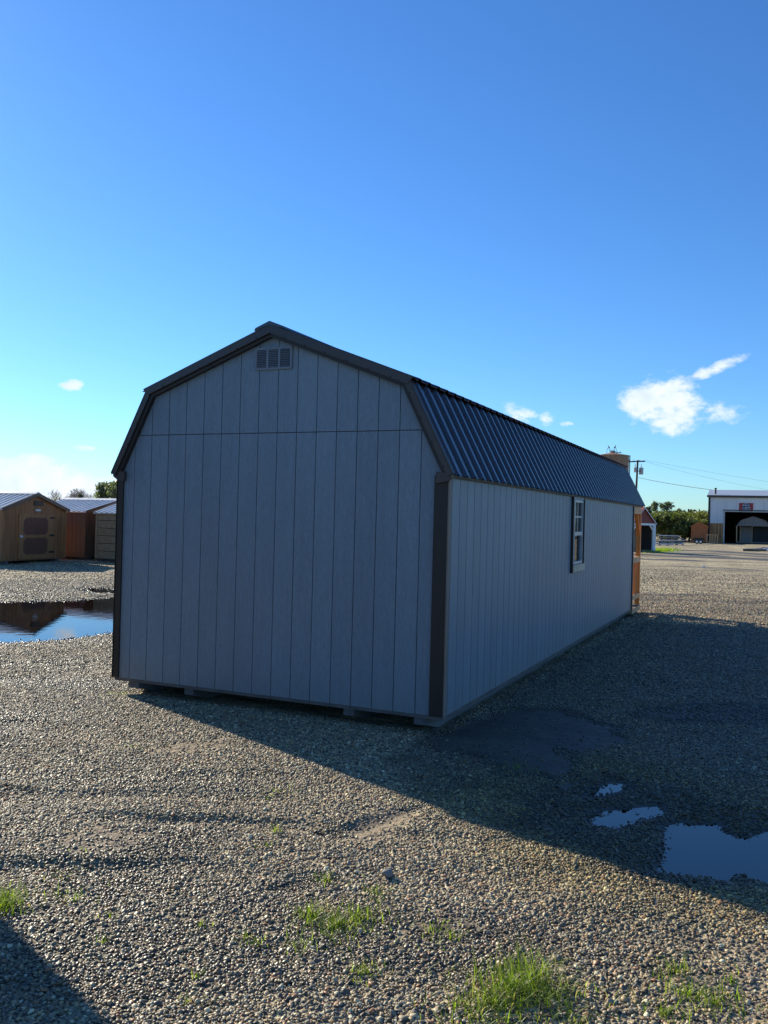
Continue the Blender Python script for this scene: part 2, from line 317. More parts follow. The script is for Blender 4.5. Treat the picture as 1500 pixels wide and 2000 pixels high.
def groundmat():
    m, nt, p, out = mat('gravel_ground'); L = nt.links.new
    geo = nn(nt, 'ShaderNodeNewGeometry')
    def att(a): return nn(nt, 'ShaderNodeAttribute', attribute_type='GEOMETRY', attribute_name=a).outputs['Fac']
    wet_shade, sand, far, green = att('wet_shade'), att('sand'), att('far'), att('green')
    def vor(sc, feat='F1', out_='Color', rnd=1):
        v = nn(nt, 'ShaderNodeTexVoronoi', feature=feat); v.inputs['Scale'].default_value = sc; v.inputs['Randomness'].default_value = rnd; L(geo.outputs['Position'], v.inputs['Vector']); return v
    v1 = vor(52); v2 = vor(24)
    s1 = nn(nt, 'ShaderNodeSeparateColor'); L(v1.outputs['Color'], s1.inputs[0]); s2 = nn(nt, 'ShaderNodeSeparateColor'); L(v2.outputs['Color'], s2.inputs[0])
    r1 = rampn(nt, s1.outputs[0], PEB, 'CONSTANT'); r2 = rampn(nt, s2.outputs[1], PEB, 'CONSTANT')
    mx = nn(nt, 'ShaderNodeMixRGB'); L(far, mx.inputs[0]); L(r1.outputs[0], mx.inputs[1]); L(r2.outputs[0], mx.inputs[2])
    n = nn(nt, 'ShaderNodeTexNoise'); n.inputs['Scale'].default_value = .35; n.inputs['Detail'].default_value = 7; L(geo.outputs['Position'], n.inputs[0])
    nf = nn(nt, 'ShaderNodeTexNoise'); nf.inputs['Scale'].default_value = 30; nf.inputs['Detail'].default_value = 6; L(geo.outputs['Position'], nf.inputs[0])
    fine = rampn(nt, nf.outputs[0], [(.3, (.30, .25, .175)), (.7, (.62, .53, .38))])
    mxa = nn(nt, 'ShaderNodeMixRGB'); L(s1.outputs[2], mxa.inputs[0]); mxa.inputs[0].default_value = .5; L(mx.outputs[0], mxa.inputs[1]); L(fine.outputs[0], mxa.inputs[2])
    big = nn(nt, 'ShaderNodeMapRange'); L(n.outputs[0], big.inputs[0]); big.inputs[1].default_value = .3; big.inputs[2].default_value = .7; big.inputs[3].default_value = .78; big.inputs[4].default_value = 1.28
    mp2 = nn(nt, 'ShaderNodeMapping'); mp2.inputs['Rotation'].default_value = (0, 0, YAW); mp2.inputs['Scale'].default_value = (.5, 2.6, 1); L(geo.outputs['Position'], mp2.inputs[0])
    n3 = nn(nt, 'ShaderNodeTexNoise'); n3.inputs['Scale'].default_value = 1; n3.inputs['Detail'].default_value = 9; n3.inputs['Roughness'].default_value = .7; L(mp2.outputs[0], n3.inputs[0])
    b3 = nn(nt, 'ShaderNodeMapRange'); L(n3.outputs[0], b3.inputs[0]); b3.inputs[1].default_value = .38; b3.inputs[2].default_value = .60; b3.inputs[3].default_value = .45; b3.inputs[4].default_value = 1.3
    bm_ = nn(nt, 'ShaderNodeMath', operation='MULTIPLY'); L(big.outputs[0], bm_.inputs[0]); L(b3.outputs[0], bm_.inputs[1])
    sc = nn(nt, 'ShaderNodeVectorMath', operation='SCALE'); L(mxa.outputs[0], sc.inputs[0]); L(bm_.outputs[0], sc.inputs['Scale'])
    tan = nn(nt, 'ShaderNodeMixRGB', blend_type='MULTIPLY'); tan.inputs[0].default_value = .6; L(sc.outputs[0], tan.inputs[1]); tan.inputs[2].default_value = (1.06, 1.06, .90, 1)
    sd = rampn(nt, nf.outputs[0], [(.3, (.20, .15, .095)), (.7, (.33, .26, .175))])
    m1 = nn(nt, 'ShaderNodeMixRGB'); L(sand, m1.inputs[0]); L(tan.outputs[0], m1.inputs[1]); L(sd.outputs[0], m1.inputs[2])
    m2 = nn(nt, 'ShaderNodeMixRGB'); L(green, m2.inputs[0]); L(m1.outputs[0], m2.inputs[1]); m2.inputs[2].default_value = (.10, .17, .03, 1)
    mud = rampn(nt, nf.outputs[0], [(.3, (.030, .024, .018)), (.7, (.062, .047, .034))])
    m3 = nn(nt, 'ShaderNodeMixRGB'); L(wet_shade, m3.inputs[0]); L(m2.outputs[0], m3.inputs[1]); L(mud.outputs[0], m3.inputs[2])
    L(m3.outputs[0], p.inputs['Base Color'])
    rg = nn(nt, 'ShaderNodeMapRange'); L(wet_shade, rg.inputs[0]); rg.inputs[3].default_value = .9; rg.inputs[4].default_value = .58; L(rg.outputs[0], p.inputs['Roughness'])
    # relief: rounded stones from distance to the cell centres
    d1 = nn(nt, 'ShaderNodeMath', operation='MULTIPLY'); L(v1.outputs['Distance'], d1.inputs[0]); d1.inputs[1].default_value = -.012
    d2 = nn(nt, 'ShaderNodeMath', operation='MULTIPLY'); L(v2.outputs['Distance'], d2.inputs[0]); d2.inputs[1].default_value = -.040
    dm = nn(nt, 'ShaderNodeMix'); L(far, dm.inputs[0]); L(d1.outputs[0], dm.inputs[2]); L(d2.outputs[0], dm.inputs[3])
    nb = nn(nt, 'ShaderNodeTexNoise'); nb.inputs['Scale'].default_value = 5; nb.inputs['Detail'].default_value = 6; L(geo.outputs['Position'], nb.inputs[0])
    hb = nn(nt, 'ShaderNodeMath', operation='MULTIPLY_ADD'); L(nb.outputs[0], hb.inputs[0]); hb.inputs[1].default_value = .09; L(dm.outputs[0], hb.inputs[2])
    inv = nn(nt, 'ShaderNodeMapRange'); L(wet_shade, inv.inputs[0]); inv.inputs[3].default_value = 1; inv.inputs[4].default_value = .12
    hm = nn(nt, 'ShaderNodeMath', operation='MULTIPLY'); L(hb.outputs[0], hm.inputs[0]); L(inv.outputs[0], hm.inputs[1])
    b = nn(nt, 'ShaderNodeBump'); b.inputs['Strength'].default_value = .85; b.inputs['Distance'].default_value = 1; L(hm.outputs[0], b.inputs['Height']); L(b.outputs[0], p.inputs['Normal'])
    return m
M_ground = groundmat()
def leafmat(name, c0, c1, tr=.35):
    m, nt, p, out = mat(name); L = nt.links.new
    a = nn(nt, 'ShaderNodeAttribute', attribute_type='GEOMETRY', attribute_name='tone')
    r = rampn(nt, a.outputs['Fac'], [(0, c0), (.88, c1), (.97, (.42, .36, .20) if 'grass' in name else c1)])
    L(r.outputs[0], p.inputs['Base Color']); p.inputs['Roughness'].default_value = .5
    t = nn(nt, 'ShaderNodeBsdfTranslucent'); g = nn(nt, 'ShaderNodeMixRGB', blend_type='MULTIPLY'); g.inputs[0].default_value = 1; L(r.outputs[0], g.inputs[1]); g.inputs[2].default_value = (1.5, 1.7, .6, 1); L(g.outputs[0], t.inputs[0])
    mx = nn(nt, 'ShaderNodeMixShader'); mx.inputs[0].default_value = tr; L(p.outputs[0], mx.inputs[1]); L(t.outputs[0], mx.inputs[2]); L(mx.outputs[0], out.inputs[0]); return m
M_grass = leafmat('fresh_grass', (.055, .095, .018), (.30, .38, .05), .5)
M_leaf = leafmat('dark_hedge_leaves', (.034, .052, .016), (.15, .17, .05), .4)
M_leafy = leafmat('yellow_green_leaves', (.06, .075, .02), (.17, .17, .045), .4)
M_euc = leafmat('grey_green_leaves', (.06, .075, .05), (.15, .17, .11), .35)

# ------------------------------------------------------------------ ground with hollows
def wp(l): return [gp(*q) for q in l]
PUD_R = wp([(1282, 1692), (1300, 1652), (1303, 1606), (1328, 1598), (1345, 1606), (1400, 1604), (1424, 1622), (1450, 1628), (1500, 1612), (1640, 1606), (1720, 1650), (1640, 1705), (1500, 1716), (1440, 1700), (1420, 1712), (1380, 1704), (1336, 1698)])
PUD_A = wp([(1152, 1592), (1180, 1578), (1285, 1570), (1293, 1584), (1262, 1594), (1205, 1612), (1165, 1606)])
PUD_B = wp([(1140, 1552), (1172, 1530), (1200, 1522), (1228, 1527), (1216, 1538), (1180, 1548)])
PUD_L = wp([(-330, 1180), (-100, 1172), (0, 1173), (60, 1172), (140, 1170), (240, 1163), (420, 1168), (400, 1218), (225, 1232), (130, 1246), (40, 1252), (-60, 1254), (-300, 1246)])
PUD_S = wp([(150, 1150), (170, 1146), (230, 1149), (330, 1150), (330, 1159), (228, 1158), (190, 1157)])
PUDS = [(PUD_R, -.172, .16), (PUD_A, -.168, .10), (PUD_B, -.167, .10), (PUD_L, -.175, .035), (PUD_S, -.165, .03)]
MUD_SHADE = [wp([(790, 1462), (880, 1418), (1000, 1378), (1120, 1378), (1180, 1400), (1250, 1420), (1200, 1450), (1130, 1500), (1100, 1540), (1000, 1520), (900, 1490)]), wp([(960, 1560), (1080, 1520), (1180, 1500), (1400, 1560), (1560, 1590), (1700, 1600), (1700, 1745), (1500, 1738), (1300, 1735), (1230, 1715), (1120, 1670), (1010, 1610)]),
       wp([(1300, 1370), (1600, 1372), (1600, 1425), (1300, 1412), (1180, 1392)]), wp([(880, 1420), (1100, 1290), (1260, 1215), (1700, 1250), (1750, 1620), (1200, 1560), (840, 1540), (760, 1480)])]  # last polygon covers the barn's shaded ground, painting that shade darker as wetness
SANDS = [wp([(135, 1640), (190, 1616), (280, 1622), (330, 1612), (300, 1640), (230, 1655), (170, 1660)]), wp([(290, 1462), (380, 1448), (440, 1440), (430, 1456), (360, 1468), (300, 1472)]), wp([(640, 1640), (760, 1590), (820, 1580), (800, 1600), (700, 1660)])]
DARKS = [wp([(620, 1630), (690, 1615), (780, 1585), (820, 1578), (760, 1608), (700, 1625), (650, 1640)]), wp([(530, 1735), (600, 1710), (660, 1715), (560, 1745)])]
STRIPES = [((1280, 1073.5), (1392, 1075.5), (1500, 1083.5), .8), ((1250, 1083), (1370, 1087), (1500, 1093), 1.0), ((1250, 1091), (1330, 1093), (1350, 1094), .5), ((1290, 1079), (1400, 1081), (1500, 1088), .5), ((1330, 1105), (1450, 1112), (1480, 1114), .22)]
UX, UY = math.cos(-YAW), math.sin(-YAW)            # direction of the wheel ruts, roughly square to the view
def fields(x, y):
    x = np.asarray(x, float); y = np.asarray(y, float)
    R = np.hypot(x-CAM[0], y-CAM[1])
    fade = 1-sstep(60, 140, R)
    h = ZG + .014*fbm(x/2.2, y/2.2)*fade + .03*fbm(x/14+5, y/14)*sstep(6, 25, R)*fade
    al = x*UX+y*UY; ac = -x*UY+y*UX
    wx_ = .35*fbm(x/1.7+9, y/1.7+2, 3); rut = vnoise(al/1.5+3, (ac+wx_)/.26+.25*al); rmask = sstep(-.1, .3, fbm(x/2.4+40, y/2.4+8, 2))
    left = 1-sstep(-.4, .8, x-(-.3+(y+1)*0))
    h -= .034*sstep(.52, .9, rut)*rmask*(.35+.65*left)*(1-sstep(14, 30, R))
    h += .005*fbm(x/.22, y/.22, 3)*(1-sstep(10, 20, R))
    under = sstep(-.3, 0, x+3.6)*(1-sstep(0, .3, x-.1))*sstep(-.2, .1, y)
    h = h*(1-under*.7)+(ZG-.030)*under*.7
    wet_shade = np.zeros_like(h); edge = .05*fbm(x/.35, y/.35, 4)
    moss = np.zeros_like(h)
    pm_ = np.full_like(h, 9.)
    for P, zw, k in PUDS:
        sc = 5. if P in (PUD_L, PUD_S) else 1.
        sd = sdpoly(x, y, P) + edge*(.7 if P is PUD_L else .8)*(2.5 if P is PUD_L else 1)
        tgt = zw + np.clip(sd*k*1.2, -.05, .05)
        w = 1-sstep(.10, .55*(1+.4*sc), sd); hn = h*(1-w)+tgt*w; h = np.where(pm_ < .25, np.minimum(h, hn), hn); pm_ = np.minimum(pm_, sd)
        wet_shade = np.maximum(wet_shade, 1-sstep(.0, .22, sd))
    for i, P in enumerate(MUD_SHADE):
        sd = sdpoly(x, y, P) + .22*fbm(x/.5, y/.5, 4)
        wet_shade = np.maximum(wet_shade, (.92, .80, .90, .5)[i]*(1-sstep(-.15, .2, sd)))  # real wet mud, plus barn shade darkened into the gravel colour
    sd = sdpoly(x, y, MUD_SHADE[1]); moss = (1-sstep(.1, .9, sd))*sstep(-.5, .3, fbm(x/.8, y/.8, 3)+.2)
    for P in DARKS:
        sd = sdpoly(x, y, P) + .04*fbm(x/.12, y/.12, 4); k = 1-sstep(-.02, .06, sd); wet_shade = np.maximum(wet_shade, .55*k); h -= .012*k
    sand = np.zeros_like(h)
    for P in SANDS: sand = np.maximum(sand, 1-sstep(-.04, .16, sdpoly(x, y, P)+.16*fbm(x/.2, y/.2, 4)))
    sand = np.maximum(sand, .75*sstep(.22, .52, fbm(x/1.3+60, y/.8+20, 5))*(1-sstep(10, 22, R)))
    wet_shade = np.maximum(wet_shade, .42*sstep(.02, .45, fbm(al/1.9+33, ac/.9+12, 5))*(1-sstep(14, 30, R)))
    for a, b, c, wd in STRIPES:
        for p0, p1 in ((a, b), (b, c)):
            q0, q1 = np.array(gp(*p0)), np.array(gp(*p1)); e = q1-q0; t = np.clip(((x-q0[0])*e[0]+(y-q0[1])*e[1])/(e@e), 0, 1)
            d = np.hypot(x-q0[0]-e[0]*t, y-q0[1]-e[1]*t); n2 = fbm(x/2, y/.6, 3)
            wet_shade = np.maximum(wet_shade, .9*(1-sstep(wd*.6, wd*2.6, d+n2*wd*1.2)))
    wet_shade = np.maximum(wet_shade, .5*sstep(.25, .6, fbm(al/6+9, ac/.8+4, 4))*sstep(14, 24, R)*(1-sstep(80, 150, R)))
    gx, gy = gp(1287, 1075); green = (1-sstep(.6, 1.9, np.hypot((x-gx), (y-gy)/4)+.5*fbm(x, y, 3)))*.95
    green = np.maximum(green, sstep(150, 260, R)*.6)
    far = sstep(9, 20, R)
    return h, wet_shade, sand, far, green, moss
c0 = CAM[:2]
base_ang = math.atan2(FW[1], FW[0])
angs = list(np.arange(-38, 38.01, .32))+list(np.arange(40, 321, 2.5))
angs = base_ang+np.radians(np.array(angs))
rr = [1.6]
while rr[-1] < 70: rr.append(rr[-1]*1.0085)
while rr[-1] < 3500: rr.append(rr[-1]*1.07)
rr = np.array(rr); nA, nR = len(angs), len(rr)
AA, RRg = np.meshgrid(angs, rr); gx_, gy_ = (c0[0]+RRg*np.cos(AA)).ravel(), (c0[1]+RRg*np.sin(AA)).ravel()
hh, wet_shade, sand, far, green, moss = fields(gx_, gy_)
co = np.stack([gx_, gy_, hh], 1); co = np.vstack([co, [[c0[0], c0[1], ZG]]])
i, j = np.meshgrid(np.arange(nR-1), np.arange(nA), indexing='ij'); j2 = (j+1) % nA
quads = np.stack([i*nA+j, (i+1)*nA+j, (i+1)*nA+j2, i*nA+j2], -1).reshape(-1, 4)
tri = np.stack([np.full(nA, nR*nA), np.arange(nA), (np.arange(nA)+1) % nA], 1)
gm = bpy.data.meshes.new('ground'); gm.vertices.add(len(co)); gm.vertices.foreach_set('co', co.ravel())
loops = np.concatenate([quads.ravel(), tri.ravel()]); gm.loops.add(len(loops)); gm.loops.foreach_set('vertex_index', loops.astype(np.int32))
st = np.concatenate([np.arange(len(quads))*4, len(quads)*4+np.arange(len(tri))*3]); gm.polygons.add(len(st)); gm.polygons.foreach_set('loop_start', st.astype(np.int32))
gm.polygons.foreach_set('use_smooth', np.ones(len(st), bool)); gm.update(calc_edges=True); gm.validate()
for nme, arr in (('wet_shade', wet_shade), ('sand', sand), ('far', far), ('green', green)):
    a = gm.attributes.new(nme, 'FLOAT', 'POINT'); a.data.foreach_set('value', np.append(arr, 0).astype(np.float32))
gm.materials.append(M_ground)
obj('ground', gm, M_ground, kind='structure')

def puddle(P, zw, m, grow=.35):
    P = np.array(P); c = P.mean(0); d = P-c; n = np.linalg.norm(d, axis=1)[:, None]; Q = c+d*(1+grow/n)
    area = sum(Q[i][0]*Q[(i+1) % len(Q)][1]-Q[(i+1) % len(Q)][0]*Q[i][1] for i in range(len(Q)))
    if area < 0: Q = Q[::-1]
    b = MB(); b.add([(a, b_, zw) for a, b_ in Q], [tuple(range(len(Q)))])
    o = obj('puddle', b, m, kind='structure'); return o
for P, zw, k in PUDS: puddle(P, zw, M_water2 if P in (PUD_L, PUD_S) else (M_water), .08 if P in (PUD_A, PUD_B) else .30)

# ------------------------------------------------------------------ gravel: pebbles as instances
def sector(n, r0, r1, half):
    r = np.sqrt(RNG.uniform(r0*r0, r1*r1, n)); a = base_ang+RNG.uniform(-half, half, n); return c0[0]+r*np.cos(a), c0[1]+r*np.sin(a), r
half = math.radians(33)
px, py, pr, ps = [], [], [], []
for (r0, r1, dens, s) in ((1.9, 6, 9000, 1), (6, 10, 7000, 1.08), (10, 15, 3700, 1.3), (15, 24, 950, 1.75), (24, 42, 170, 2.0)):
    n = int(dens*half*(r1*r1-r0*r0)); x, y, r = sector(n, r0, r1, half); px.append(x); py.append(y); ps.append(np.full(n, s))
px, py, ps = map(np.concatenate, (px, py, ps))
ok = ~((px > -3.3) & (px < -.1) & (py > .10) & (py < 11.6)); px, py, ps = px[ok], py[ok], ps[ok]
h, wet_shade, sand, far, green, moss = fields(px, py)
clump = fbm(px/.9+30, py/.9+70, 4)
keep = RNG.random(len(px)) < (1-.88*sand)*(1-.80*np.clip((wet_shade-.75)/.2, 0, 1))*(.78+.3*sstep(-.3, .2, clump))
keep &= RNG.random(len(px)) < 1-sstep(27, 42, np.hypot(px-CAM[0], py-CAM[1]))
keep &= ~((RNG.random(len(px)) < .97) & (sdpoly(px, py, PUD_R)+.06*fbm(px/.2, py/.2, 3) < -.05))
keep &= ~((RNG.random(len(px)) < .6) & (np.minimum(sdpoly(px, py, PUD_A), sdpoly(px, py, PUD_B)) < -.04))
keep &= ~((RNG.random(len(px)) < .95) & (wet_shade > .7) & (sdpoly(px, py, MUD_SHADE[0])+.55*fbm(px/.45, py/.45, 4)+.14*fbm(px/.1, py/.1, 2) < -.10))
px, py, ps, h, wet_shade, moss = [a[keep] for a in (px, py, ps, h, wet_shade, moss)]
n = len(px); print('pebbles', n)
base = .0063*ps*np.exp(RNG.normal(0, .27, n)); base[RNG.random(n) < .006] *= 1.4; base = np.minimum(base, .013*ps)
scl = np.stack([base*RNG.uniform(.95, 1.45, n), base*RNG.uniform(.75, 1.1, n), base*RNG.uniform(.45, .8, n)], 1)
rot = np.stack([RNG.normal(0, .38, n), RNG.normal(0, .38, n), RNG.uniform(0, 6.283, n)], 1)
pm = bpy.data.meshes.new('gravel'); pm.vertices.add(n)
pm.vertices.foreach_set('co', np.stack([px, py, h+base*RNG.uniform(-.1, .55, n)], 1).ravel())
for nme, ty, arr in (('rot', 'FLOAT_VECTOR', rot), ('scl', 'FLOAT_VECTOR', scl)):
    a = pm.attributes.new(nme, ty, 'POINT'); a.data.foreach_set('vector', arr.astype(np.float32).ravel())
for nme, arr in (('wet_shade', np.clip(wet_shade*1.15, 0, 1)), ('moss', moss)):
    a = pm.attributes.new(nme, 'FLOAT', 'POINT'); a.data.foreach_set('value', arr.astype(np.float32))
gravel = obj('gravel', pm, M_peb, kind='stuff', label='loose rounded river gravel covering the yard', category='gravel')
ng = bpy.data.node_groups.new('scatter_pebbles', 'GeometryNodeTree')
ng.interface.new_socket('Geometry', in_out='INPUT', socket_type='NodeSocketGeometry'); ng.interface.new_socket('Geometry', in_out='OUTPUT', socket_type='NodeSocketGeometry')
gn, gl = ng.nodes, ng.links.new
gi, go = gn.new('NodeGroupInput'), gn.new('NodeGroupOutput')
jn = gn.new('GeometryNodeGeometryToInstance')
for s in range(7):
    ico = gn.new('GeometryNodeMeshIcoSphere'); ico.inputs['Radius'].default_value = 1; ico.inputs['Subdivisions'].default_value = 2
    no = gn.new('ShaderNodeTexNoise'); no.noise_dimensions = '4D'; no.inputs['W'].default_value = s*3.7; no.inputs['Scale'].default_value = .9; no.inputs['Detail'].default_value = 1
    sb = gn.new('ShaderNodeVectorMath'); sb.operation = 'SUBTRACT'; gl(no.outputs['Color'], sb.inputs[0]); sb.inputs[1].default_value = (.5, .5, .5)
    sc = gn.new('ShaderNodeVectorMath'); sc.operation = 'SCALE'; gl(sb.outputs[0], sc.inputs[0]); sc.inputs['Scale'].default_value = 1.5
    sp = gn.new('GeometryNodeSetPosition'); gl(ico.outputs[0], sp.inputs['Geometry']); gl(sc.outputs[0], sp.inputs['Offset'])
    sm = gn.new('GeometryNodeSetShadeSmooth'); gl(sp.outputs[0], sm.inputs[0])
    ms = gn.new('GeometryNodeSetMaterial'); ms.inputs['Material'].default_value = M_peb; gl(sm.outputs[0], ms.inputs[0]); gl(ms.outputs[0], jn.inputs[0])
iop = gn.new('GeometryNodeInstanceOnPoints'); iop.inputs['Pick Instance'].default_value = True
gl(gi.outputs[0], iop.inputs['Points']); gl(jn.outputs[0], iop.inputs['Instance'])
rv = gn.new('FunctionNodeRandomValue'); rv.data_type = 'INT'; rv.inputs[4].default_value = 0; rv.inputs[5].default_value = 6; gl(rv.outputs[2], iop.inputs['Instance Index'])
ar = gn.new('GeometryNodeInputNamedAttribute'); ar.data_type = 'FLOAT_VECTOR'; ar.inputs[0].default_value = 'rot'
e2r = gn.new('FunctionNodeEulerToRotation'); gl(ar.outputs[0], e2r.inputs[0]); gl(e2r.outputs[0], iop.inputs['Rotation'])
asn = gn.new('GeometryNodeInputNamedAttribute'); asn.data_type = 'FLOAT_VECTOR'; asn.inputs[0].default_value = 'scl'; gl(asn.outputs[0], iop.inputs['Scale'])
gl(iop.outputs[0], go.inputs[0])
md = gravel.modifiers.new('scatter', 'NODES'); md.node_group = ng

# ------------------------------------------------------------------ the big grey shed
GS = .2032; WID = 3.49; LEN = 10.60; END = 11.80
PROF = [(-3.540, 2.03), (-3.125, 2.843), (-1.745, 3.368), (-.365, 2.843), (.050, 2.03)]
def ptop(x, off=0.0):
    xs = [p[0] for p in PROF]; zs = [p[1] for p in PROF]
    return float(np.interp(x, xs, zs))-off
barn = thing('storage_barn', 'large blue grey gambrel storage barn with dark ribbed metal roof, raised on timber skids', 'shed')
fg = [-3.49]+[-.257-GS*k for k in range(15, -1, -1)]+[-.054, 0.0]
g = .0068
for a, b in zip(fg, fg[1:]):
    x0, x1 = a+g/2, b-g/2
    for lo, hi in ((0.0, 2.401), (2.409, 9)):
        xs = [x0]+[p[0] for p in PROF if x0 < p[0] < x1]+[x1]
        top = [(x, min(hi, ptop(x, .055))) for x in xs]
        if hi > 3 and max(t[1] for t in top) < lo+.02: continue
        if hi < 3:
            pts = [(x0, lo), (x1, lo)]+[(x, z) for x, z in reversed(top)]
            xc = [(x, ptop(x, .055)) for x in np.linspace(x0, x1, 9)]
            if any(z < hi for x, z in xc): pts = [(x0, lo), (x1, lo)]+[(x, min(hi, z)) for x, z in reversed(xc)]
        else:
            xc = [(x, ptop(x, .055)) for x in sorted(list(np.linspace(x0, x1, 9))+xs[1:-1])]
            xc = [(x, z) for x, z in xc if z > lo+.004]
            if len(xc) < 2: continue
            pts = [(xc[0][0], lo), (xc[-1][0], lo)]+list(reversed(xc))
        obj('plank', MB().xz(pts, 0, .013), M_side, barn)
WY0, WY1, WZ0, WZ1 = 4.97, 5.57, 1.085, 1.965
sg = [.0, .035]+[.082+GS*k for k in range(0, 52)]+[LEN]
sg = [s for s in sg if s <= LEN]
def solid(y0, y1, z0, z1): return MB().box(-.013, 0, y0, y1, z0, z1)
for a, b in zip(sg, sg[1:]):
    gs_ = .011
    y0, y1 = a+(gs_/2 if a > 0 else .0135), b-gs_/2
    if y1-y0 < .01: continue
    ztop = ptop(0, .05)
    if y1 <= WY0-.02 or y0 >= WY1+.02: obj('plank', solid(y0, y1, 0, ztop), M_side, barn)
    else:
        mb = MB().box(-.013, 0, y0, y1, 0, WZ0)
        obj('plank', solid(y0, y1, WZ1, ztop), M_side, barn)
        if y0 < WY0: mb.box(-.013, 0, y0, WY0, WZ0, WZ1)
        if y1 > WY1: mb.box(-.013, 0, WY1, y1, WZ0, WZ1)
        obj('plank', mb, M_side, barn)
for i in range(52):                                             # far long side
    y0 = i*GS+g/2; obj('plank', MB().box(-3.49, -3.477, max(y0, .014), min(y0+GS-g, LEN), 0, ptop(-3.49, .05)), M_side, barn)
# inner walls (framing faces behind the grooves)
wb = MB()
poly = [(-3.475, 0), (-.015, 0)]+[(x, ptop(x, .06)) for x in (-.015, -.365, -1.745, -3.125, -3.475)]
wb.xz(poly, .0145, .05); wb.xz(poly, LEN-.05, LEN-.02)
wb.box(-.05, -.0145, .052, WY0, 0, 2.1).box(-.05, -.0145, WY1, LEN-.052, 0, 2.1).box(-.05, -.0145, WY0, WY1, 0, WZ0).box(-.05, -.0145, WY0, WY1, WZ1, 2.1)
wb.box(-3.475, -3.44, .052, LEN-.052, 0, 2.1)
obj('wall', wb, M_back, barn)
obj('porch_wall', MB().xz([(-3.48, 0), (-.01, 0)]+[(x, ptop(x, .06)) for x in (-.01, -.365, -1.745, -3.125, -3.48)], LEN-.018, LEN), M_side, barn)
obj('floor', MB().box(-3.485, -.005, .004, END-.03, -.030, -.002), M_floor, barn)
for x, w in ((-3.27, .13), (-2.605, .10), (-.895, .10), (-.215, .12)):
    h0 = -.031; z1 = -.20; y0 = .03
    obj('skid', MB().yz([(y0, h0), (y0, h0-.062), (y0+.40, z1), (END-.2, z1), (END-.05, h0-.03), (END-.05, h0)], x-w/2, x+w/2), M_skid, barn)
# corner trims
obj('corner_trim', MB().box(-.124, .0, -.019, -.001, .0, 2.02), M_trim, barn)
obj('corner_trim', MB().box(-3.50, -3.428, -.019, -.001, .0, 2.0), M_trim, barn)
obj('corner_trim', MB().box(.001, .019, LEN-.09, LEN, 0, 2.0), M_trim, barn)
obj('corner_trim', MB().box(-3.509, -3.491, -.019, .09, 0, 2.0), M_trim, barn)
obj('edge_board', MB().box(.001, .012, -.019, .040, .0, 1.99), M_edge, barn)
# bands that follow the roof outline on the gable
def offs(d):
    P = [Vector(p) for p in PROF]; out = []
    for i, p in enumerate(P):
        ns = []
        for a, b in ((i-1, i), (i, i+1)):
            if a < 0 or b >= len(P): continue
            e = (P[b]-P[a]).normalized(); ns.append(Vector((e.y, -e.x)))
        n = sum(ns, Vector((0, 0))).normalized(); k = 1/max(.3, n.dot(ns[0])); out.append(p+n*d*k)
    return out
def band(i, d0, d1, y0, y1, ext0=0, ext1=0):
    A, B = offs(d0), offs(d1); a0, a1, b0, b1 = A[i], A[i+1], B[i], B[i+1]
    e = (a1-a0).normalized(); a0 = a0-e*ext0; b0 = b0-e*ext0; a1 = a1+e*ext1; b1 = b1+e*ext1
    return MB().xz([tuple(b0), tuple(b1), tuple(a1), tuple(a0)], y0, y1)
for k, (e0, e1) in enumerate(((.0, -.02), (.03, 0), (0, .03), (-.02, .0))):
    up = k in (1, 2)
    obj('rake_trim', band(k, -.012 if up else 0,   .053 if up else .050, -.072 if up else -.066, -.052, e0, e1), M_rake, barn)
    obj('rake_flange', band(k, -.022 if up else -.01, -.0125 if up else -.0005, -.0725 if up else -.0665, .05, e0, e1), M_rake, barn)
    obj('gable_fascia', band(k, .040, .084, -.050, -.003, 0, 0), M_trim, barn)
    obj('roof_deck', band(k, .012, .045, -.002, END, -.002, -.002), M_roof, barn)
for side in (0, 1):                                             # end blocks where the rake meets the eave
    x = PROF[0][0] if side == 0 else PROF[-1][0]; s = 1 if side == 0 else -1
    obj('eave_block', MB().xz([(x+s*.004, 2.033), (x+s*.012, 1.995), (x+s*.06, 1.965), (x+s*.15, 1.95), (x+s*.15, 2.05)][::(1 if side == 0 else -1)], -.051, -.02), M_rake, barn)
# roof sheets
def sheet(i, name, lift, ext_hi=0, ext_lo=0):
    a, b = Vector(PROF[i]), Vector(PROF[i+1])
    lo, hi = (a, b) if a.y < b.y else (b, a)
    e = (hi-lo).normalized(); lo = lo-e*ext_lo; hi = hi+e*ext_hi; nrm = Vector((-e.y, e.x)) if e.x > 0 else Vector((e.y, -e.x))
    if nrm.y < 0: nrm = -nrm
    PW = .914
    ys, zs = [], []
    for k in range(4):
        c = (k+.5)*PW/4
        for dy, dz in ((-PW/8, 0), (-.040, 0), (-.018, .024), (.018, .024), (.040, 0)): ys.append(c+dy); zs.append(dz)
    ys.append(PW); zs.append(0)
    nseg = 3
    def P(t, y, dz): q = lo+(hi-lo)*t+nrm*(lift+dz); return (q.x, y, q.y)
    vs = []; m = len(ys)
    for t in np.linspace(0, 1, nseg+1): vs += [P(t, y, z) for y, z in zip(ys, zs)]
    fs = [(r*m+c, r*m+c+1, (r+1)*m+c+1, (r+1)*m+c) for r in range(nseg) for c in range(m-1)]
    b0 = len(vs)
    for t in (0, 1): vs += [P(t, y, z-.0015) for y, z in zip(ys, zs)]
    fs += [(b0+c, b0+m+c, b0+m+c+1, b0+c+1) for c in range(m-1)]
    fs += [(c, b0+c, b0+c+1, c+1) for c in range(m-1)]
    mesh = MB().add(vs, fs).mesh('roof_panel', M_roof)
    for k in range(13):
        o = obj('roof_panel', mesh, M_roof, barn); o.location.y = -.068+k*PW
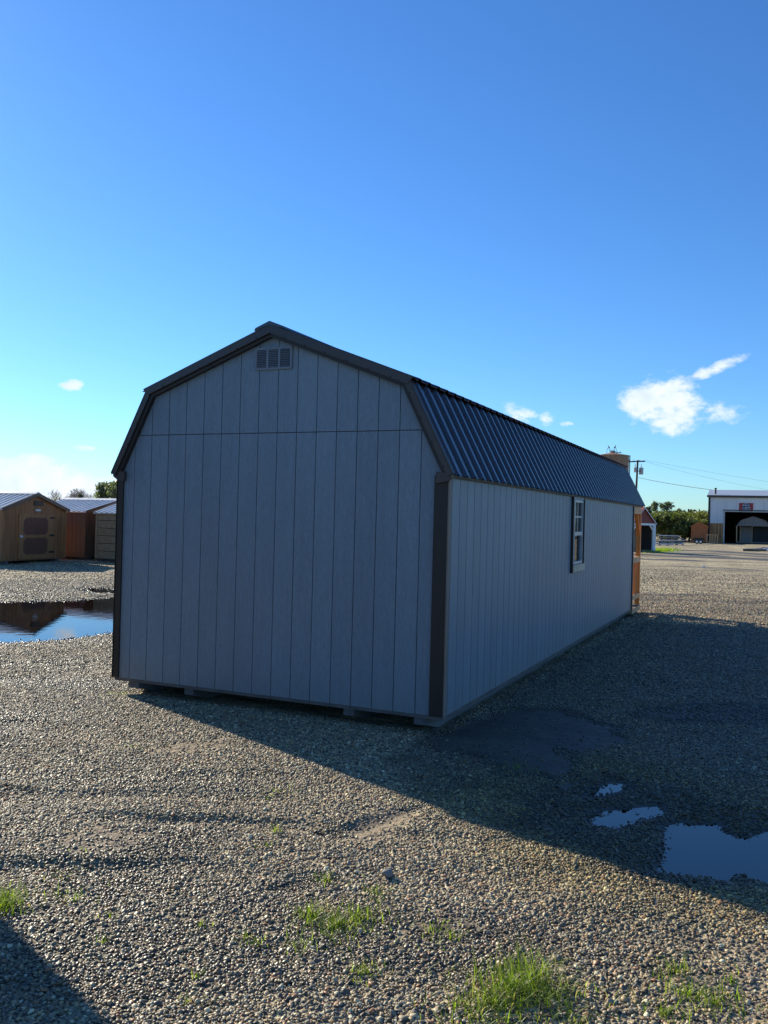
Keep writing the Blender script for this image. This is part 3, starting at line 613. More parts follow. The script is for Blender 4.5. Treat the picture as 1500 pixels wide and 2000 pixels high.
for i, lift, eh, el in ((0, .001, -.012, .012), (1, .006, 0, .060), (2, .006, 0, .060), (3, .001, -.03, .012)): sheet(i, 'r', lift, eh, el)
# screws along the rake
for i in range(4):
    a, b = offs(.045)[i], offs(.045)[i+1]
    for t in np.linspace(.12, .9, 4 if i in (0, 3) else 6):
        q = a.lerp(b, t); yy = -.0725 if i in (1, 2) else -.0665
        obj('screw', MB().tube((q.x, yy+.002, q.y), (q.x, yy-.006, q.y), .007, .005, 6), M_screw, barn)
pk = PROF[2]
obj('ridge_cap', MB().xz([(pk[0]-.16, pk[1]-.030), (pk[0]-.15, pk[1]-.046+.022), (pk[0], pk[1]+.012), (pk[0]+.15, pk[1]-.024), (pk[0]+.16, pk[1]-.030), (pk[0]+.15, pk[1]-.006), (pk[0], pk[1]+.052), (pk[0]-.15, pk[1]-.006)], -.078, END+.02), M_roof, barn)
for x, s in ((PROF[-1][0], 1), (PROF[0][0], -1)):
    obj('eave_trim', MB().box(min(x-s*.035, x-s*.02), max(x-s*.035, x-s*.02), -.05, END, 2.006, 2.024), M_trim, barn)
    obj('soffit', MB().box(min(s*.004+(0 if s > 0 else -3.49), x-s*.036), max(s*.004+(0 if s > 0 else -3.49), x-s*.036), -.0, END, 2.0, 2.018), M_trim, barn)
# vent
vx0, vx1, vz0, vz1 = -1.93, -1.535, 2.985, 3.19
vent = obj('vent', MB().box(vx0, vx1, -.006, -.001, vz0, vz1), M_ventw, barn)
fr = MB().box(vx0, vx1, -.016, -.0062, vz0, vz0+.02).box(vx0, vx1, -.016, -.0062, vz1-.02, vz1)
cw = (vx1-vx0-.02)/3
for k in range(4): xx = vx0+k*cw; fr.box(xx, xx+.02, -.016, -.0062, vz0+.0205, vz1-.0205)
obj('frame', fr, M_ventw, vent)
for k in range(3):
    xa = vx0+k*cw+.0205; xb = xa+cw-.021
    obj('recess', MB().box(xa, xb, -.0082, -.0062, vz0+.021, vz1-.021), M_dark, vent)
    lm = MB()
    for r in range(10):
        z = vz0+.026+r*.0162; lm.yz([(-.009, z+.009), (-.018, z), (-.0175, z-.002), (-.0085, z+.007)], xa, xb)
    obj('louvre', lm, M_ventw, vent, kind='stuff')
# window
win = obj('window', MB().box(.001, .035, WY0-.09, WY0-.012, .99, 2.0), M_side, barn, label='narrow white sash window with tan sill')
obj('side_casing', MB().box(.001, .036, WY0-.110, WY0-.0905, .97, 2.0), M_trim, win)
obj('side_casing', MB().box(.001, .040, WY1+.012, WY1+.035, 1.05, 2.0), M_trim, win)
obj('head_board', MB().box(.001, .030, WY0-.011, WY1+.06, WZ1+.005, 2.0), M_side, win)
obj('sill', MB().box(.001, .045, WY0-.088, WY1+.10, .985, 1.078), M_sill, win)
sf = MB(); t = .035
sf.box(-.045, .022, WY0, WY0+t, WZ0, WZ1).box(-.045, .022, WY1-t, WY1, WZ0, WZ1).box(-.045, .022, WY0+t, WY1-t, WZ0, WZ0+t).box(-.045, .022, WY0+t, WY1-t, WZ1-t, WZ1)
obj('frame', sf, M_frame, win)
zm = 1.50
obj('meeting_rail', MB().box(-.02, .019, WY0+t, WY1-t, zm-.025, zm+.025), M_frame, win)
ym = (WY0+WY1)/2
obj('muntin', MB().box(-.003, .009, ym-.012, ym+.012, zm+.0255, WZ1-t-.0005).box(-.002, .010, WY0+t, ym-.0125, (zm+WZ1)/2-.012, (zm+WZ1)/2+.012).box(-.002, .010, ym+.0125, WY1-t, (zm+WZ1)/2-.012, (zm+WZ1)/2+.012), M_frame, win)
for ya, yb in ((WY0+t, ym), (ym, WY1-t)):
    for za, zb in ((zm+.025, (zm+WZ1)/2), ((zm+WZ1)/2, WZ1-t)): obj('pane', MB().box(-.010, -.006, ya+.001, yb-.001, za+.001, zb-.001), M_glass, win)
obj('pane', MB().box(-.016, -.012, WY0+t+.001, WY1-t-.001, WZ0+t+.001, zm-.026), M_glass, win)
obj('blind', MB().box(-.075, -.065, WY0+.0, WY1-.0, WZ0+.001, WZ1-.001), M_blind, win)
# porch
porch_y0, py1 = LEN+.002, END-.06
obj('porch_beam', MB().box(-.088, -.001, LEN+.002, py1, 1.86, 1.997), M_rail, barn)
obj('porch_beam', MB().box(-3.489, -3.40, LEN+.002, py1, 1.86, 1.997), M_rail, barn)
obj('porch_beam', MB().box(-3.398, -.09, py1-.09, py1, 1.86, 1.997), M_rail, barn)
obj('porch_gable', MB().xz([(-3.43, 2.0), (-.06, 2.0)]+[(x, ptop(x, .06)) for x in (-.06, -.365, -1.745, -3.125, -3.43)], py1-.09, py1-.06), M_side, barn)
for x in (-.089, -1.3, -2.3, -3.489): obj('post', MB().box(x, x+.088, py1-.088, py1, -.0015, 1.8595), M_orange, barn)
obj('post', MB().box(-.088, -.001, LEN+.003, LEN+.045, -.0015, 1.8595), M_orange, barn)
for x0 in (-.09, -3.489):
    obj('brace', MB().yz([(py1-.09, 1.42), (py1-.09, 1.50), (py1-.42, 1.859), (py1-.50, 1.859)][::-1], x0+.012, x0+.078), M_orange, barn)
    xo = x0 if x0 > -1 else x0
    obj('rail', MB().box(xo, xo+.089, LEN+.046, py1-.0885, .88, .99), M_rail, barn)
    obj('rail', MB().box(xo, xo+.089, LEN+.046, py1-.0885, .15, .245), M_rail, barn)
    for k in range(9):
        y = LEN+.10+k*.125; obj('baluster', MB().box(xo+.025, xo+.063, y, y+.038, .2455, .8795), M_orange, barn)
    obj('rim_joist', MB().box(x0+.001, x0+.0885, LEN+.003, py1+.02, -.10 if x0 > -1 else -.1, -.046), M_deck, barn)
for x0, x1 in ((-3.40, -2.301), (-1.211, -.0905)):
    obj('rail', MB().box(x0, x1, py1-.08, py1-.01, .88, .99), M_rail, barn); obj('rail', MB().box(x0, x1, py1-.08, py1-.01, .15, .245), M_rail, barn)
    for k in range(8): x = x0+.07+k*.13; obj('baluster', MB().box(x, x+.038, py1-.065, py1-.027, .2455, .8795), M_orange, barn)
obj('deck_edge', MB().box(.0, .019, LEN+.002, py1+.02, -.098, -.003), M_rail, barn)

# ------------------------------------------------------------------ gable sheds
def ribroof(parent, L, xa, za, xb, zb, m, overh=.08, pitch=.23, name='roof_panel', flip=False, ncol=4):
    """ribbed metal sheets on one slope: eave (xa,za) to ridge (xb,zb) in local x,z, running along local y from 0 to L"""
    a, b = Vector((xa, za)), Vector((xb, zb)); e = (b-a).normalized(); a = a-e*overh; nr = Vector((-e.y, e.x))
    if nr.y < 0: nr = -nr
    tot = L+2*overh; npan = max(1, round(tot/(pitch*ncol))); pw = tot/npan; ys, zs = [], []
    for k in range(ncol):
        c = (k+.5)*pw/ncol
        for dy, dz in ((-pw/ncol/2, 0), (-.045, 0), (-.02, .03), (.02, .03), (.045, 0)): ys.append(c+dy); zs.append(dz)
    ys.append(pw); zs.append(0); m_ = len(ys); vs = []
    for p in (a, b):
        for y, z in zip(ys, zs): q = p+nr*(.02+z); vs.append((q.x, y, q.y))
    for p in (a, b):
        for y in (0, pw): q = p-nr*.02; vs.append((q.x, y, q.y))
    fs = [(c, c+1, m_+c+1, m_+c) for c in range(m_-1)]+[(2*m_, 2*m_+1, 2*m_+3, 2*m_+2), (0, 2*m_, 2*m_+2, m_), (m_-1, 2*m_+1, 2*m_+3, 2*m_-1), tuple(range(m_))+(2*m_+1, 2*m_)]
    me = MB().add(vs, fs).mesh(name, m)
    for k in range(npan): o = obj(name, me, m, parent); o.location.y = -overh+k*pw
def gable_shed(label, loc, rz, Wd, D, he, hr, msid, mtrim, mroof, front='door', cat='shed', name='storage_shed', group=None, horiz=False, pitch=.2, zb=.12, rakem=None):
    """local frame: gable front in the plane y=0 from x=0..Wd, body runs to +y for D; ground at z=0"""
    t = thing(name, label, cat, loc, rz, group); rakem = rakem or mtrim
    top = lambda x: he+(hr-he)*(1-abs(x-Wd/2)/(Wd/2))
    nfr = max(1, round(Wd/pitch)); w = Wd/nfr
    for k in range(nfr):
        xa, xb = k*w+.004, (k+1)*w-.004; mid = Wd/2; pts = [(xa, zb), (xb, zb), (xb, top(xb)-.03)]
        if xa < mid-1e-6 < xb: pts.append((mid, top(mid)-.03))
        pts.append((xa, top(xa)-.03)); obj('plank', MB().xz(pts, 0, .014), msid, t)
    if horiz:
        nh = 6; hz = (he-zb)/nh
        for k in range(nh):
            for x0, x1 in ((0, .014), (Wd-.014, Wd)):
                mb = MB().box(x0-.0, x1+.0, .02, D-.02, zb+k*hz+.010, zb+(k+1)*hz-.010)
                obj('panel', mb, msid, t)
    else:
        nd = max(1, round(D/pitch)); wd = D/nd
        for x0, x1 in ((0, .014), (Wd-.014, Wd)):
            me = MB().box(x0, x1, .003, wd-.005, zb, he-.01).mesh('plank', msid)
            for k in range(nd): o = obj('plank', me, msid, t); o.location.y = k*wd+(.012 if k == 0 else 0)*0+.015
    obj('wall', MB().xz([(.0145, zb), (Wd-.0145, zb), (Wd-.0145, he-.03), (Wd/2, hr-.05), (.0145, he-.03)], .0145, D-.015), M_dark, t)
    for x0 in (-.004, Wd-.075):
        obj('corner_trim', MB().box(x0, x0+.079, -.018, -.001, zb, top(x0+.04 if x0 < 0 else x0)-.04), mtrim, t)
        obj('corner_trim', MB().box(-.018 if x0 < 0 else Wd+.001, -.001 if x0 < 0 else Wd+.018, -.017, .06, zb, he-.03), mtrim, t)
    for s in (0, 1):
        xa = 0 if s == 0 else Wd; ribroof(t, D, xa, he, Wd/2, hr, mroof)
        e = Vector((Wd/2-xa, hr-he)).normalized(); n = Vector((-e.y, e.x)); n = n if n.y > 0 else -n
        A = Vector((xa, he))-e*.085; B = Vector((Wd/2, hr))
        q = [A+n*.055, B+n*.055/max(.2, n.y)*1, B-n*.06, A-n*.06]; q = [(p.x if 0 else p.x, p.y) for p in q]
        q[1] = (Wd/2, B.y+.055/n.y); q[2] = (Wd/2, B.y-.06/n.y)
        if s == 0: q = q[::-1]
        obj('rake_trim', MB().xz(q, -.10, -.081), rakem, t)
    obj('ridge_cap', MB().xz([(Wd/2-.14, hr+.0), (Wd/2, hr+.045), (Wd/2+.14, hr), (Wd/2+.14, hr+.02), (Wd/2, hr+.085), (Wd/2-.14, hr+.02)], -.105, D+.085), mroof, t)
    for x in (.25, Wd-.38): obj('skid', MB().box(x, x+.13, .05, D-.05, .0, zb-.012), M_skid, t)
    obj('floor', MB().box(.005, Wd-.005, .004, D-.004, zb-.011, zb-.001), M_floor, t)
    return t
# first shed, the one with the door
a1, b1 = np.array(gp(1, 1103)), np.array(gp(126, 1096)); d1 = b1-a1; Wd1 = float(np.hypot(*d1)); rz1 = math.atan2(d1[1], d1[0])
s1 = gable_shed('honey stained gable shed with double panel door beyond the wide puddle', (a1[0], a1[1], ZG-.01), rz1, Wd1, 7.0, 1.80, 2.30, M_shed, M_shedtrim, M_greyroof, rakem=M_brnmetal)
kx = Wd1/125
dx0, dx1, dz0, dz1 = 31*kx*.98, 99*kx, .16, 1.64
dr = obj('door', MB().box(dx0, dx1, -.03, -.0155, dz0, dz1), M_shedtrim, s1)
def octo(x0, x1, z0, z1, c): return [(x0+c, z0), (x1-c, z0), (x1, z0+c), (x1, z1-c), (x1-c, z1), (x0+c, z1), (x0, z1-c), (x0, z0+c)]
zmid = .90
for za, zb_ in ((dz0+.14, zmid-.05), (zmid+.05, dz1-.12)):
    obj('door_panel', MB().xz(octo(dx0+.22, dx1-.30, za, zb_, .10), -.036, -.0305), M_sheddoor, dr)
for z in (dz0+.2, zmid+.02, dz1-.12): obj('hinge', MB().box(dx1-.20, dx1+.02, -.042, -.031, z-.03, z+.03), M_iron, dr)
obj('handle', MB().tube((dx0+.10, -.031, zmid), (dx0+.10, -.09, zmid), .045, .03, 10), M_white, dr)
vv = obj('vent', MB().box(Wd1*.47, Wd1*.62, -.02, -.0005, 1.92, 2.08), M_dark, s1)
lv = MB()
for k in range(6): z = 1.935+k*.022; lv.box(Wd1*.475, Wd1*.615, -.032, -.0205, z, z+.012)
obj('louvre', lv, M_brnmetal, vv, kind='stuff')
obj('name_plate', MB().box(Wd1*.50, Wd1*.575, -.022, -.001, 1.74, 1.80), M_print, s1)
# second and third shed
c2 = gp(165, 1094.5); s2 = gable_shed('honey brown gable shed half hidden between the door shed and the tan shed', (c2[0], c2[1], ZG-.01), math.radians(90), 3.5, 2.7, 1.76, 2.20, M_shed2, M_shed2, M_greyroof, rakem=M_brnmetal)
q3, q3b = np.array(gp(186, 1096.5)), np.array(gp(229, 1099)); rz3 = math.atan2(*(q3b-q3)[::-1])
s3 = gable_shed('tan shed with horizontal wall seams beside the left edge of the grey barn', (q3[0], q3[1], ZG-.01), rz3+math.radians(-90), 2.6, 4.5, 1.74, 2.13, M_shedtan, M_shedtan, M_greyroof, horiz=True, rakem=M_brnmetal)
s3.rotation_euler.z = rz3-math.pi/2; v = Vector((math.cos(rz3-math.pi/2), math.sin(rz3-math.pi/2)))
s3.location = (q3[0]-v.x*2.6, q3[1]-v.y*2.6, ZG-.01)
# shed out of frame to the left whose shadow falls into the lower left corner
ps_ = np.array(gp(0, 1790)); dsun = np.array([math.cos(SUN_AZ), -math.sin(SUN_AZ)]); cx = ps_-dsun*3.6
s4 = gable_shed('small honey stained shed standing left of the camera, its shadow on the gravel', (cx[0]-2.44, cx[1]-3.0, ZG-.01), 0, 2.44, 3.0, 2.6, 3.0, M_shed, M_shedtrim, M_greyroof, rakem=M_brnmetal)

# ------------------------------------------------------------------ red shed with white posts, right of the barn
pA, pB = at(1235, 58.6), at(1279, 60.4); dd = np.array(pB)-np.array(pA); Wr = float(np.hypot(*dd)); rzr = math.atan2(dd[1], dd[0])
red = thing('porch_shed', 'red gabled porch shed with white posts seen past the barn corner', 'shed', (pA[0], pA[1], ZG-.02), rzr)
he, hr = 1.93, 2.86
npk = 12
for k in range(npk):
    xa, xb = k*Wr/npk+.003, (k+1)*Wr/npk-.003; tp = lambda x: he+(hr-he)*(1-abs(x-Wr/2)/(Wr/2)); pts = [(xa, 1.90), (xb, 1.90), (xb, tp(xb))]
    if xa < Wr/2-1e-4 < xb: pts.append((Wr/2, hr))
    pts.append((xa, tp(xa)))
    if k in (0, npk-1): pts = [(x, max(z, 1.91) if z != 1.90 else z) for x, z in pts]
    obj('plank', MB().xz(pts, 0, .02), M_redroof, red)
obj('beam', MB().box(0, Wr, -.02, -.001, 1.76, 1.895), M_white, red)
for x in (.0, Wr-.17): obj('post', MB().box(x+.05, x+.17, -.018, .10, .12, 1.759), M_white, red)
obj('corner_trim', MB().box(Wr-.01, Wr+.09, -.04, .06, .05, 1.95), M_white, red)
obj('brace', MB().xz([(Wr-.13, 1.40), (Wr-.13, 1.52), (Wr-.38, 1.759), (Wr-.50, 1.759)], -.0, .08), M_white, red)
obj('brace', MB().xz([(.18, 1.52), (.18, 1.40), (.50, 1.759), (.38, 1.759)], -.0, .08), M_white, red)
obj('deck', MB().box(0, Wr, -.02, 1.2, .05, .118), M_grey, red)
obj('wall', MB().box(.03, Wr-.03, 1.2, 1.25, .12, 1.9), M_brown, red)
for x in (.25, 1.25): obj('door', MB().box(x, x+.95, 1.16, 1.198, .14, 1.75), M_reddoor, red)
for x0 in (0, Wr-.03): obj('side_wall', MB().box(x0, x0+.03, 1.25, 4.5, .12, he), M_redroof, red)
obj('side_wall', MB().box(Wr-.025, Wr-.002, .10, 1.2, .12, he), M_dark, red)
obj('back_wall', MB().xz([(.03, .12), (Wr-.03, .12), (Wr-.03, he), (Wr/2, hr-.05), (.03, he)], 4.5, 4.53), M_redroof, red)
for s, sx in ((0, -.10), (1, Wr+.10)):
    q = [(sx, he-.06), (Wr/2, hr+.05), (Wr/2, hr+.10), (sx, he-.01)]
    if s: q = q[::-1]
    obj('roof', MB().xz(q, -.1, 4.6), M_redroof, red); q2 = [(a, b-.051) for a, b in q]
    obj('rake_trim', MB().xz(q2, -.12, -.101), M_white, red)
for x in (.3, Wr-.4): obj('skid', MB().box(x, x+.1, .05, 4.4, .0, .049), M_dark, red)

# ------------------------------------------------------------------ warehouse
D0 = 101.0
wa = np.array(at(1384, D0)); wd_ = np.array(at(1505, D0))-wa; rzw = math.atan2(wd_[1], wd_[0]); 
wh = thing('warehouse', 'white steel warehouse with a wide open door and dark inside', 'building', (wa[0], wa[1], ZG-.02), rzw)
K = float(np.hypot(*wd_))/121                                    # metres per photo pixel at the warehouse
U = lambda u: (u-1384)*K
WL, HE, DP = U(1384+330), 5.0, 14.0; dx0, dx1, dh = U(1416), U(1416)+9.0, 3.44
npn = 0
x = 0.0
while x < WL-.01:                                               # upright wall sheets, above the door too
    x1 = min(x+.92, WL); segs = []
    if x1 <= dx0 or x >= dx1: segs = [(x, x1, 2.15 if x1 <= dx0+.01 else 0, HE)]
    else:
        if x < dx0: segs.append((x, dx0, 2.15, HE))
        segs.append((max(x, dx0), min(x1, dx1), dh, HE))
        if x1 > dx1: segs.append((dx1, x1, 0, HE))
    for a, b, z0, z1 in segs: obj('wall_panel', MB().box(a+.006, b-.006, 0, .05, z0, z1), M_ware, wh)
    x = x1
for k in range(10):
    a = k*dx0/10; obj('board', MB().box(a+.008, a+dx0/10-.008, -.02, .045, .0, 2.145), M_wain, wh)
obj('wall', MB().box(0, .1, .051, DP, 0, HE).box(WL-.1, WL, .051, DP, 0, HE).box(.1, WL-.1, DP-.1, DP, 0, HE), M_ware, wh)
obj('inner_wall', MB().box(dx0-.2, dx0-.1, .052, DP-.2, 0, HE-.1).box(dx1+.1, dx1+.2, .052, DP-.2, 0, HE-.1).box(dx0-.1, dx1+.1, DP-.3, DP-.2, 0, HE-.1).box(dx0-.1, dx1+.1, .052, DP-.3, HE-.6, HE-.5), M_dark, wh)
obj('door_frame', MB().box(dx0-.12, dx0+.03, -.06, -.003, 0, dh+.22).box(dx0+.03, dx1-.03, -.06, -.003, dh-.03, dh+.22).box(dx1-.03, dx1+.12, -.06, -.003, 0, dh+.22), M_steel, wh)
obj('door_header', MB().box(dx0-.2, dx1+.2, -.075, -.061, dh+.10, dh+.18), M_iron, wh)
obj('corner_trim', MB().box(-.05, .16, -.05, -.003, 0, HE), M_trim, wh)
obj('gutter', MB().box(-.2, WL+.2, -.22, -.055, HE-.05, HE+.17), M_rake, wh)
obj('roof', MB().yz([(-.2, HE+.1), (DP/2, HE+.95), (DP+.2, HE+.1), (DP+.2, HE+.19), (DP/2, HE+1.04), (-.2, HE+.19)], -.15, WL+.15), M_wroof, wh)
pp = obj('flue_pipe', MB().tube((U(1396.5), 1.2, HE+.2), (U(1396.5), 1.2, HE+.92), .09, n=10).tube((U(1396.5), 1.2, HE+.92), (U(1396.5), 1.2, HE+1.02), .14, n=10), M_iron, wh)
# sign
sx0, sx1 = U(1444), U(1471.5); sz = lambda v: (1029-v)*K+1.81+.02
z0s, z1s = sz(996.4), sz(978.8)
sg_ = thing('sign', 'red and blue printed sign on the wall above the warehouse door', 'sign', (wa[0], wa[1], ZG-.02), rzw)
obj('sign_board', MB().box(sx0, sx1, -.06, -.01, z0s, z1s), M_red, sg_)
scx = (sx0+sx1)/2; sw = sx1-sx0; sh = z1s-z0s
obj('panel', MB().xz([(scx-sw*.29, z0s+sh*.30), (scx-sw*.10, z0s+sh*.02), (scx+sw*.16, z0s+sh*.02), (scx+sw*.30, z0s+sh*.30), (scx+sw*.30, z0s+sh*.70), (scx+sw*.16, z0s+sh*.97), (scx-sw*.12, z0s+sh*.97), (scx-sw*.29, z0s+sh*.72)], -.066, -.061), M_navy, sg_)
def text(s, cxx, cz, w, h, name='lettering'):
    cu = bpy.data.curves.new(name, 'FONT'); cu.body = s; cu.align_x = 'CENTER'; cu.align_y = 'CENTER'; cu.extrude = .01; cu.offset = .012
    to = bpy.data.objects.new(name, cu); COL.objects.link(to); dg = bpy.context.evaluated_depsgraph_get(); dg.update()
    me = bpy.data.meshes.new_from_object(to.evaluated_get(dg)); bpy.data.objects.remove(to); me.materials.clear(); me.materials.append(M_print)
    c = np.array([v.co[:] for v in me.vertices]); mn, mx = c.min(0), c.max(0)
    for v in me.vertices: v.co = ((v.co.x-(mn[0]+mx[0])/2)/(mx[0]-mn[0])*w+cxx, -.072-(v.co.z*.2), (v.co.y-(mn[1]+mx[1])/2)/(mx[1]-mn[1])*h+cz)
    return obj(name, me, M_print, sg_)
text('BUILD', scx, z0s+sh*.735, sw*.50, sh*.17); text('ON', scx-sw*.19, z0s+sh*.42, sw*.16, sh*.10); text('SITE', scx+sw*.11, z0s+sh*.44, sw*.36, sh*.17)
obj('print_line', MB().box(scx-sw*.31, scx+sw*.29, -.072, -.068, z0s+sh*.26, z0s+sh*.285), M_print, sg_)
for xx, zz, n_ in ((-.15, .905, 9), (-.14, .13, 10)):
    b = MB()
    for k in range(n_): b.box(scx+sw*(xx+k*.03), scx+sw*(xx+k*.03+.021), -.072, -.068, z0s+sh*zz, z0s+sh*(zz+.045))
    obj('small_print', b, M_print, sg_, kind='stuff')
# barn standing inside
yb_ = 2.2; bw = 3.35; bx = U(1439.5)
bi = thing('display_barn', 'grey gambrel porch barn parked inside the open warehouse', 'shed', (wa[0]+math.cos(rzw)*bx-math.sin(rzw)*.4, wa[1]+math.sin(rzw)*bx+math.cos(rzw)*.4, ZG), rzw)
gp_ = [(-.06, 1.78), (.42, 2.45), (bw/2, 2.92), (bw-.42, 2.45), (bw+.06, 1.78)]
obj('gable', MB().xz([(0.06, 1.9), (bw-.06, 1.9)]+gp_[-2:0:-1], 0, .04), M_grey, bi)
for a, b in zip(gp_, gp_[1:]): obj('roof', MB().xz([a, b, (b[0], b[1]+.06), (a[0], a[1]+.06)], -.08, 5), M_grey, bi)
for xx in (0, 1.1, bw-.1)[0::2]: obj('post', MB().box(xx, xx+.10, -.02, .08, .2, 1.899), M_rail, bi)
obj('deck', MB().box(0, bw, -.02, 5, .10, .198), M_grey, bi)
obj('skirt', MB().box(.1, bw-.1, .0, 4.9, .0, .099), M_dark, bi)
obj('wall', MB().box(.3, bw-.05, 1.2, 4.9, .2, 1.9), M_dark, bi)
obj('door', MB().box(.42, 1.55, 1.15, 1.199, .2, 1.8), M_grey, bi)
for xx in (.36, 1.56): obj('door_trim', MB().box(xx, xx+.07, 1.12, 1.199, .2, 1.87), M_rail, bi)

# small brown shed and things by the warehouse
p0, p1 = np.array(at(1351, 98)), np.array(at(1383, 98)); dd = p1-p0
sb_ = gable_shed('small red brown gable shed by the hedge, left of the warehouse', (p0[0], p0[1], ZG-.02), math.atan2(dd[1], dd[0]), float(np.hypot(*dd)), 3.0, 1.78, 2.16, M_brown, M_brown, M_brown, rakem=M_brown)
fr0, fr1 = np.array(at(1381, 96.5)), np.array(at(1403, 96.5)); dd = fr1-fr0; fl = float(np.hypot(*dd))
rk = thing('timber_rack', 'pale timber frame rack leaning by the warehouse wall', 'rack', (fr0[0], fr0[1], ZG-.01), math.atan2(dd[1], dd[0]))
for k in range(5): x = k*(fl-.07)/4; obj('upright', MB().xz([(x, 0), (x+.07, 0), (x+.07+.05*(k % 2), .98), (x+.05*(k % 2), .98)], 0, .08), M_rail, rk)
obj('rail', MB().box(0, fl, .081, .12, .86, .94), M_rail, rk); obj('rail', MB().box(0, fl, .081, .12, .10, .18), M_rail, rk)
b = MB(); p = at(1408, 97); 
# low dark trailer in front of the small shed
tp_ = np.array(at(1355, 92)); tq = np.array(at(1377, 92)); dd = tq-tp_; tl = float(np.hypot(*dd))
tr = thing('utility_trailer', 'low dark flat trailer parked before the small brown shed', 'trailer', (tp_[0], tp_[1], ZG), math.atan2(dd[1], dd[0]))
obj('bed', MB().box(0, tl, 0, 1.2, .38, .47), M_iron, tr); obj('side_rail', MB().box(0, tl, -.03, -.001, .40, .60), M_iron, tr)
for xx in (.35, tl-.35):
    wv = MB().tube((xx, -.12, .22), (xx, .02, .22), .22, n=14); wv = obj('wheel', wv, M_iron, tr); obj('rim', MB().tube((xx, -.13, .22), (xx, -.121, .22), .11, n=10), M_white, wv)
# stacks of sheets and boards by the hedge
def stack(u, dist, lab, n, ln, wd, th, m, ms, rz):
    p = at(u, dist); t = thing('sheet_stack', lab, 'stack', (p[0], p[1], ZG-.01), rz); z = 0; rnd = random.Random(u)
    for k in range(n):
        if k % 2 == 0:
            for xx in (-ln*.35, 0, ln*.35): obj('bearer', MB().box(xx-.05, xx+.05, -wd/2, wd/2, z, z+.09), M_dark, t)
            z += .091
        l2 = ln*rnd.uniform(.75, 1); o = rnd.uniform(-.2, .2)
        obj('sheet', MB().box(-l2/2+o, l2/2+o, -wd/2+rnd.uniform(-.1, .1), wd/2, z, z+th), m if rnd.random() < .6 else ms, t); z += th+.002
stack(1290, 80, 'low stack of pale metal sheets nearest the red shed', 4, 1.9, 1.0, .06, M_sheet, M_grey, .05)
stack(1308, 84, 'taller stack of dark sheets and pale boards under the hedge', 7, 1.9, 1.0, .07, M_grey, M_sheet, -.03)
stack(1323, 84, 'right hand stack of mixed sheets below the hedge trunks', 5, 1.5, 1.0, .07, M_grey, M_sheet, .08)
# rubble at the right edge
def rock(mb, c, r, seed, n=2):
    rnd = np.random.default_rng(seed); import bmesh
    bm = bmesh.new(); bmesh.ops.create_icosphere(bm, subdivisions=n, radius=1); vs = []
    off = rnd.normal(0, 1, (6, 3))
    for v in bm.verts:
        d = np.array(v.co[:]); k = 1+.16*sum(math.sin(3*float(d@o)+i) for i, o in enumerate(off[:4]))/2; vs.append(tuple(np.array(c)+d*k*np.array(r)))
    mb.add(vs, [tuple(x.index for x in f.verts) for f in bm.faces]); bm.free(); return mb
for k in range(14):
    u = 1484+random.uniform(0, 45); p = at(u, 74+random.uniform(-2, 3)); s = random.uniform(.16, .34)
    tag(obj('rubble_chunk', rock(MB(), (0, 0, s*.3), (s*1.3, s, s*.6), 100+k), M_rock if k % 3 else M_sheet, smooth=True), 'pale broken chunk in the rubble heap at the right edge', 'rubble', 'chunks of the rubble heap before the warehouse').location = (p[0], p[1], ZG)
for u, ds, l in ((1470, 70.5, 1.25), (1484, 72, 1.1)):
    p = at(u, ds); o = obj('log', MB().path([(-l/2, 0, .08), (0, .04, .10), (l/2, 0, .07)], [.10, .11, .08], 9), M_bark); o.location = (p[0], p[1], ZG); o.rotation_euler.z = rzw+random.uniform(-.15, .15)
    tag(o, 'dark log lying at the %s of the rubble heap' % ('left end' if u == 1470 else 'foot'), 'log')
# ------------------------------------------------------------------ tank, birds, pole, wires
TD = 116.0; tp = at(1194, TD); kk = TD/math.cos(math.atan((1194-750)/FPX))/FPX*1.0; kk = TD/(FPX*math.hypot(1, 444/FPX))*math.hypot(1, 444/FPX)
mpp = TD*math.cos(math.atan(444/FPX))/FPX                       # metres per pixel there
TR = 31*mpp; TH = 10.65*mpp/.0680+.0
hz_u = lambda u: 1011.5+.0252*(u-750)
zt = lambda v, u, m: (hz_u(u)-v)*m+CAM[2]-ZG
TH = zt(890, 1194, mpp)
tank = thing('storage_tank', 'tall rusty brown round tank rising behind the barn roof', 'tank', (tp[0], tp[1], ZG))
obj('shell', MB().lathe([(TR, 0), (TR, TH*.33), (TR+.02, TH*.331), (TR+.02, TH*.335), (TR, TH*.336), (TR, TH*.66), (TR+.02, TH*.661), (TR+.02, TH*.665), (TR, TH*.666), (TR, TH)], 48), M_tank, tank)
obj('roof', MB().lathe([(TR+.06, TH-.05), (TR+.06, TH+.03), (TR*.5, TH+.22), (.35, TH+.36), (.35, TH+.42)], 48), M_tank, tank)
toc = Vector((CAM[0]-tp[0], CAM[1]-tp[1], 0)).normalized(); tor = Vector((-toc.y, toc.x, 0)).normalized(); tor = tor if tor.dot(Vector(RT)) > 0 else -tor
q = toc*(TR+.07)-tor*.45; obj('downpipe', MB().tube((q.x, q.y, .3), (q.x, q.y, TH), .05), M_palebark, tank)
q = toc*(TR+.5)*0+tor*(TR+.10); obj('downpipe', MB().tube((q.x, q.y, .3), (q.x, q.y, TH+.05), .06), M_trim, tank)
def hoop(xo, hgt, w):
    pts = []
    for i in range(9):
        a = math.pi*i/8; p = tor*(xo-w*math.cos(a)*.5); pts.append((p.x, p.y, TH+.25+hgt*(.45+.55*math.sin(a)) if 0 < i < 8 else TH+.2))
    obj('hoop_rail', MB().path(pts, .025, 6), M_iron, tank); return TH+.25+hgt
z1_ = hoop(-.55, .75, .38); z2_ = hoop(.32, .75, .32)
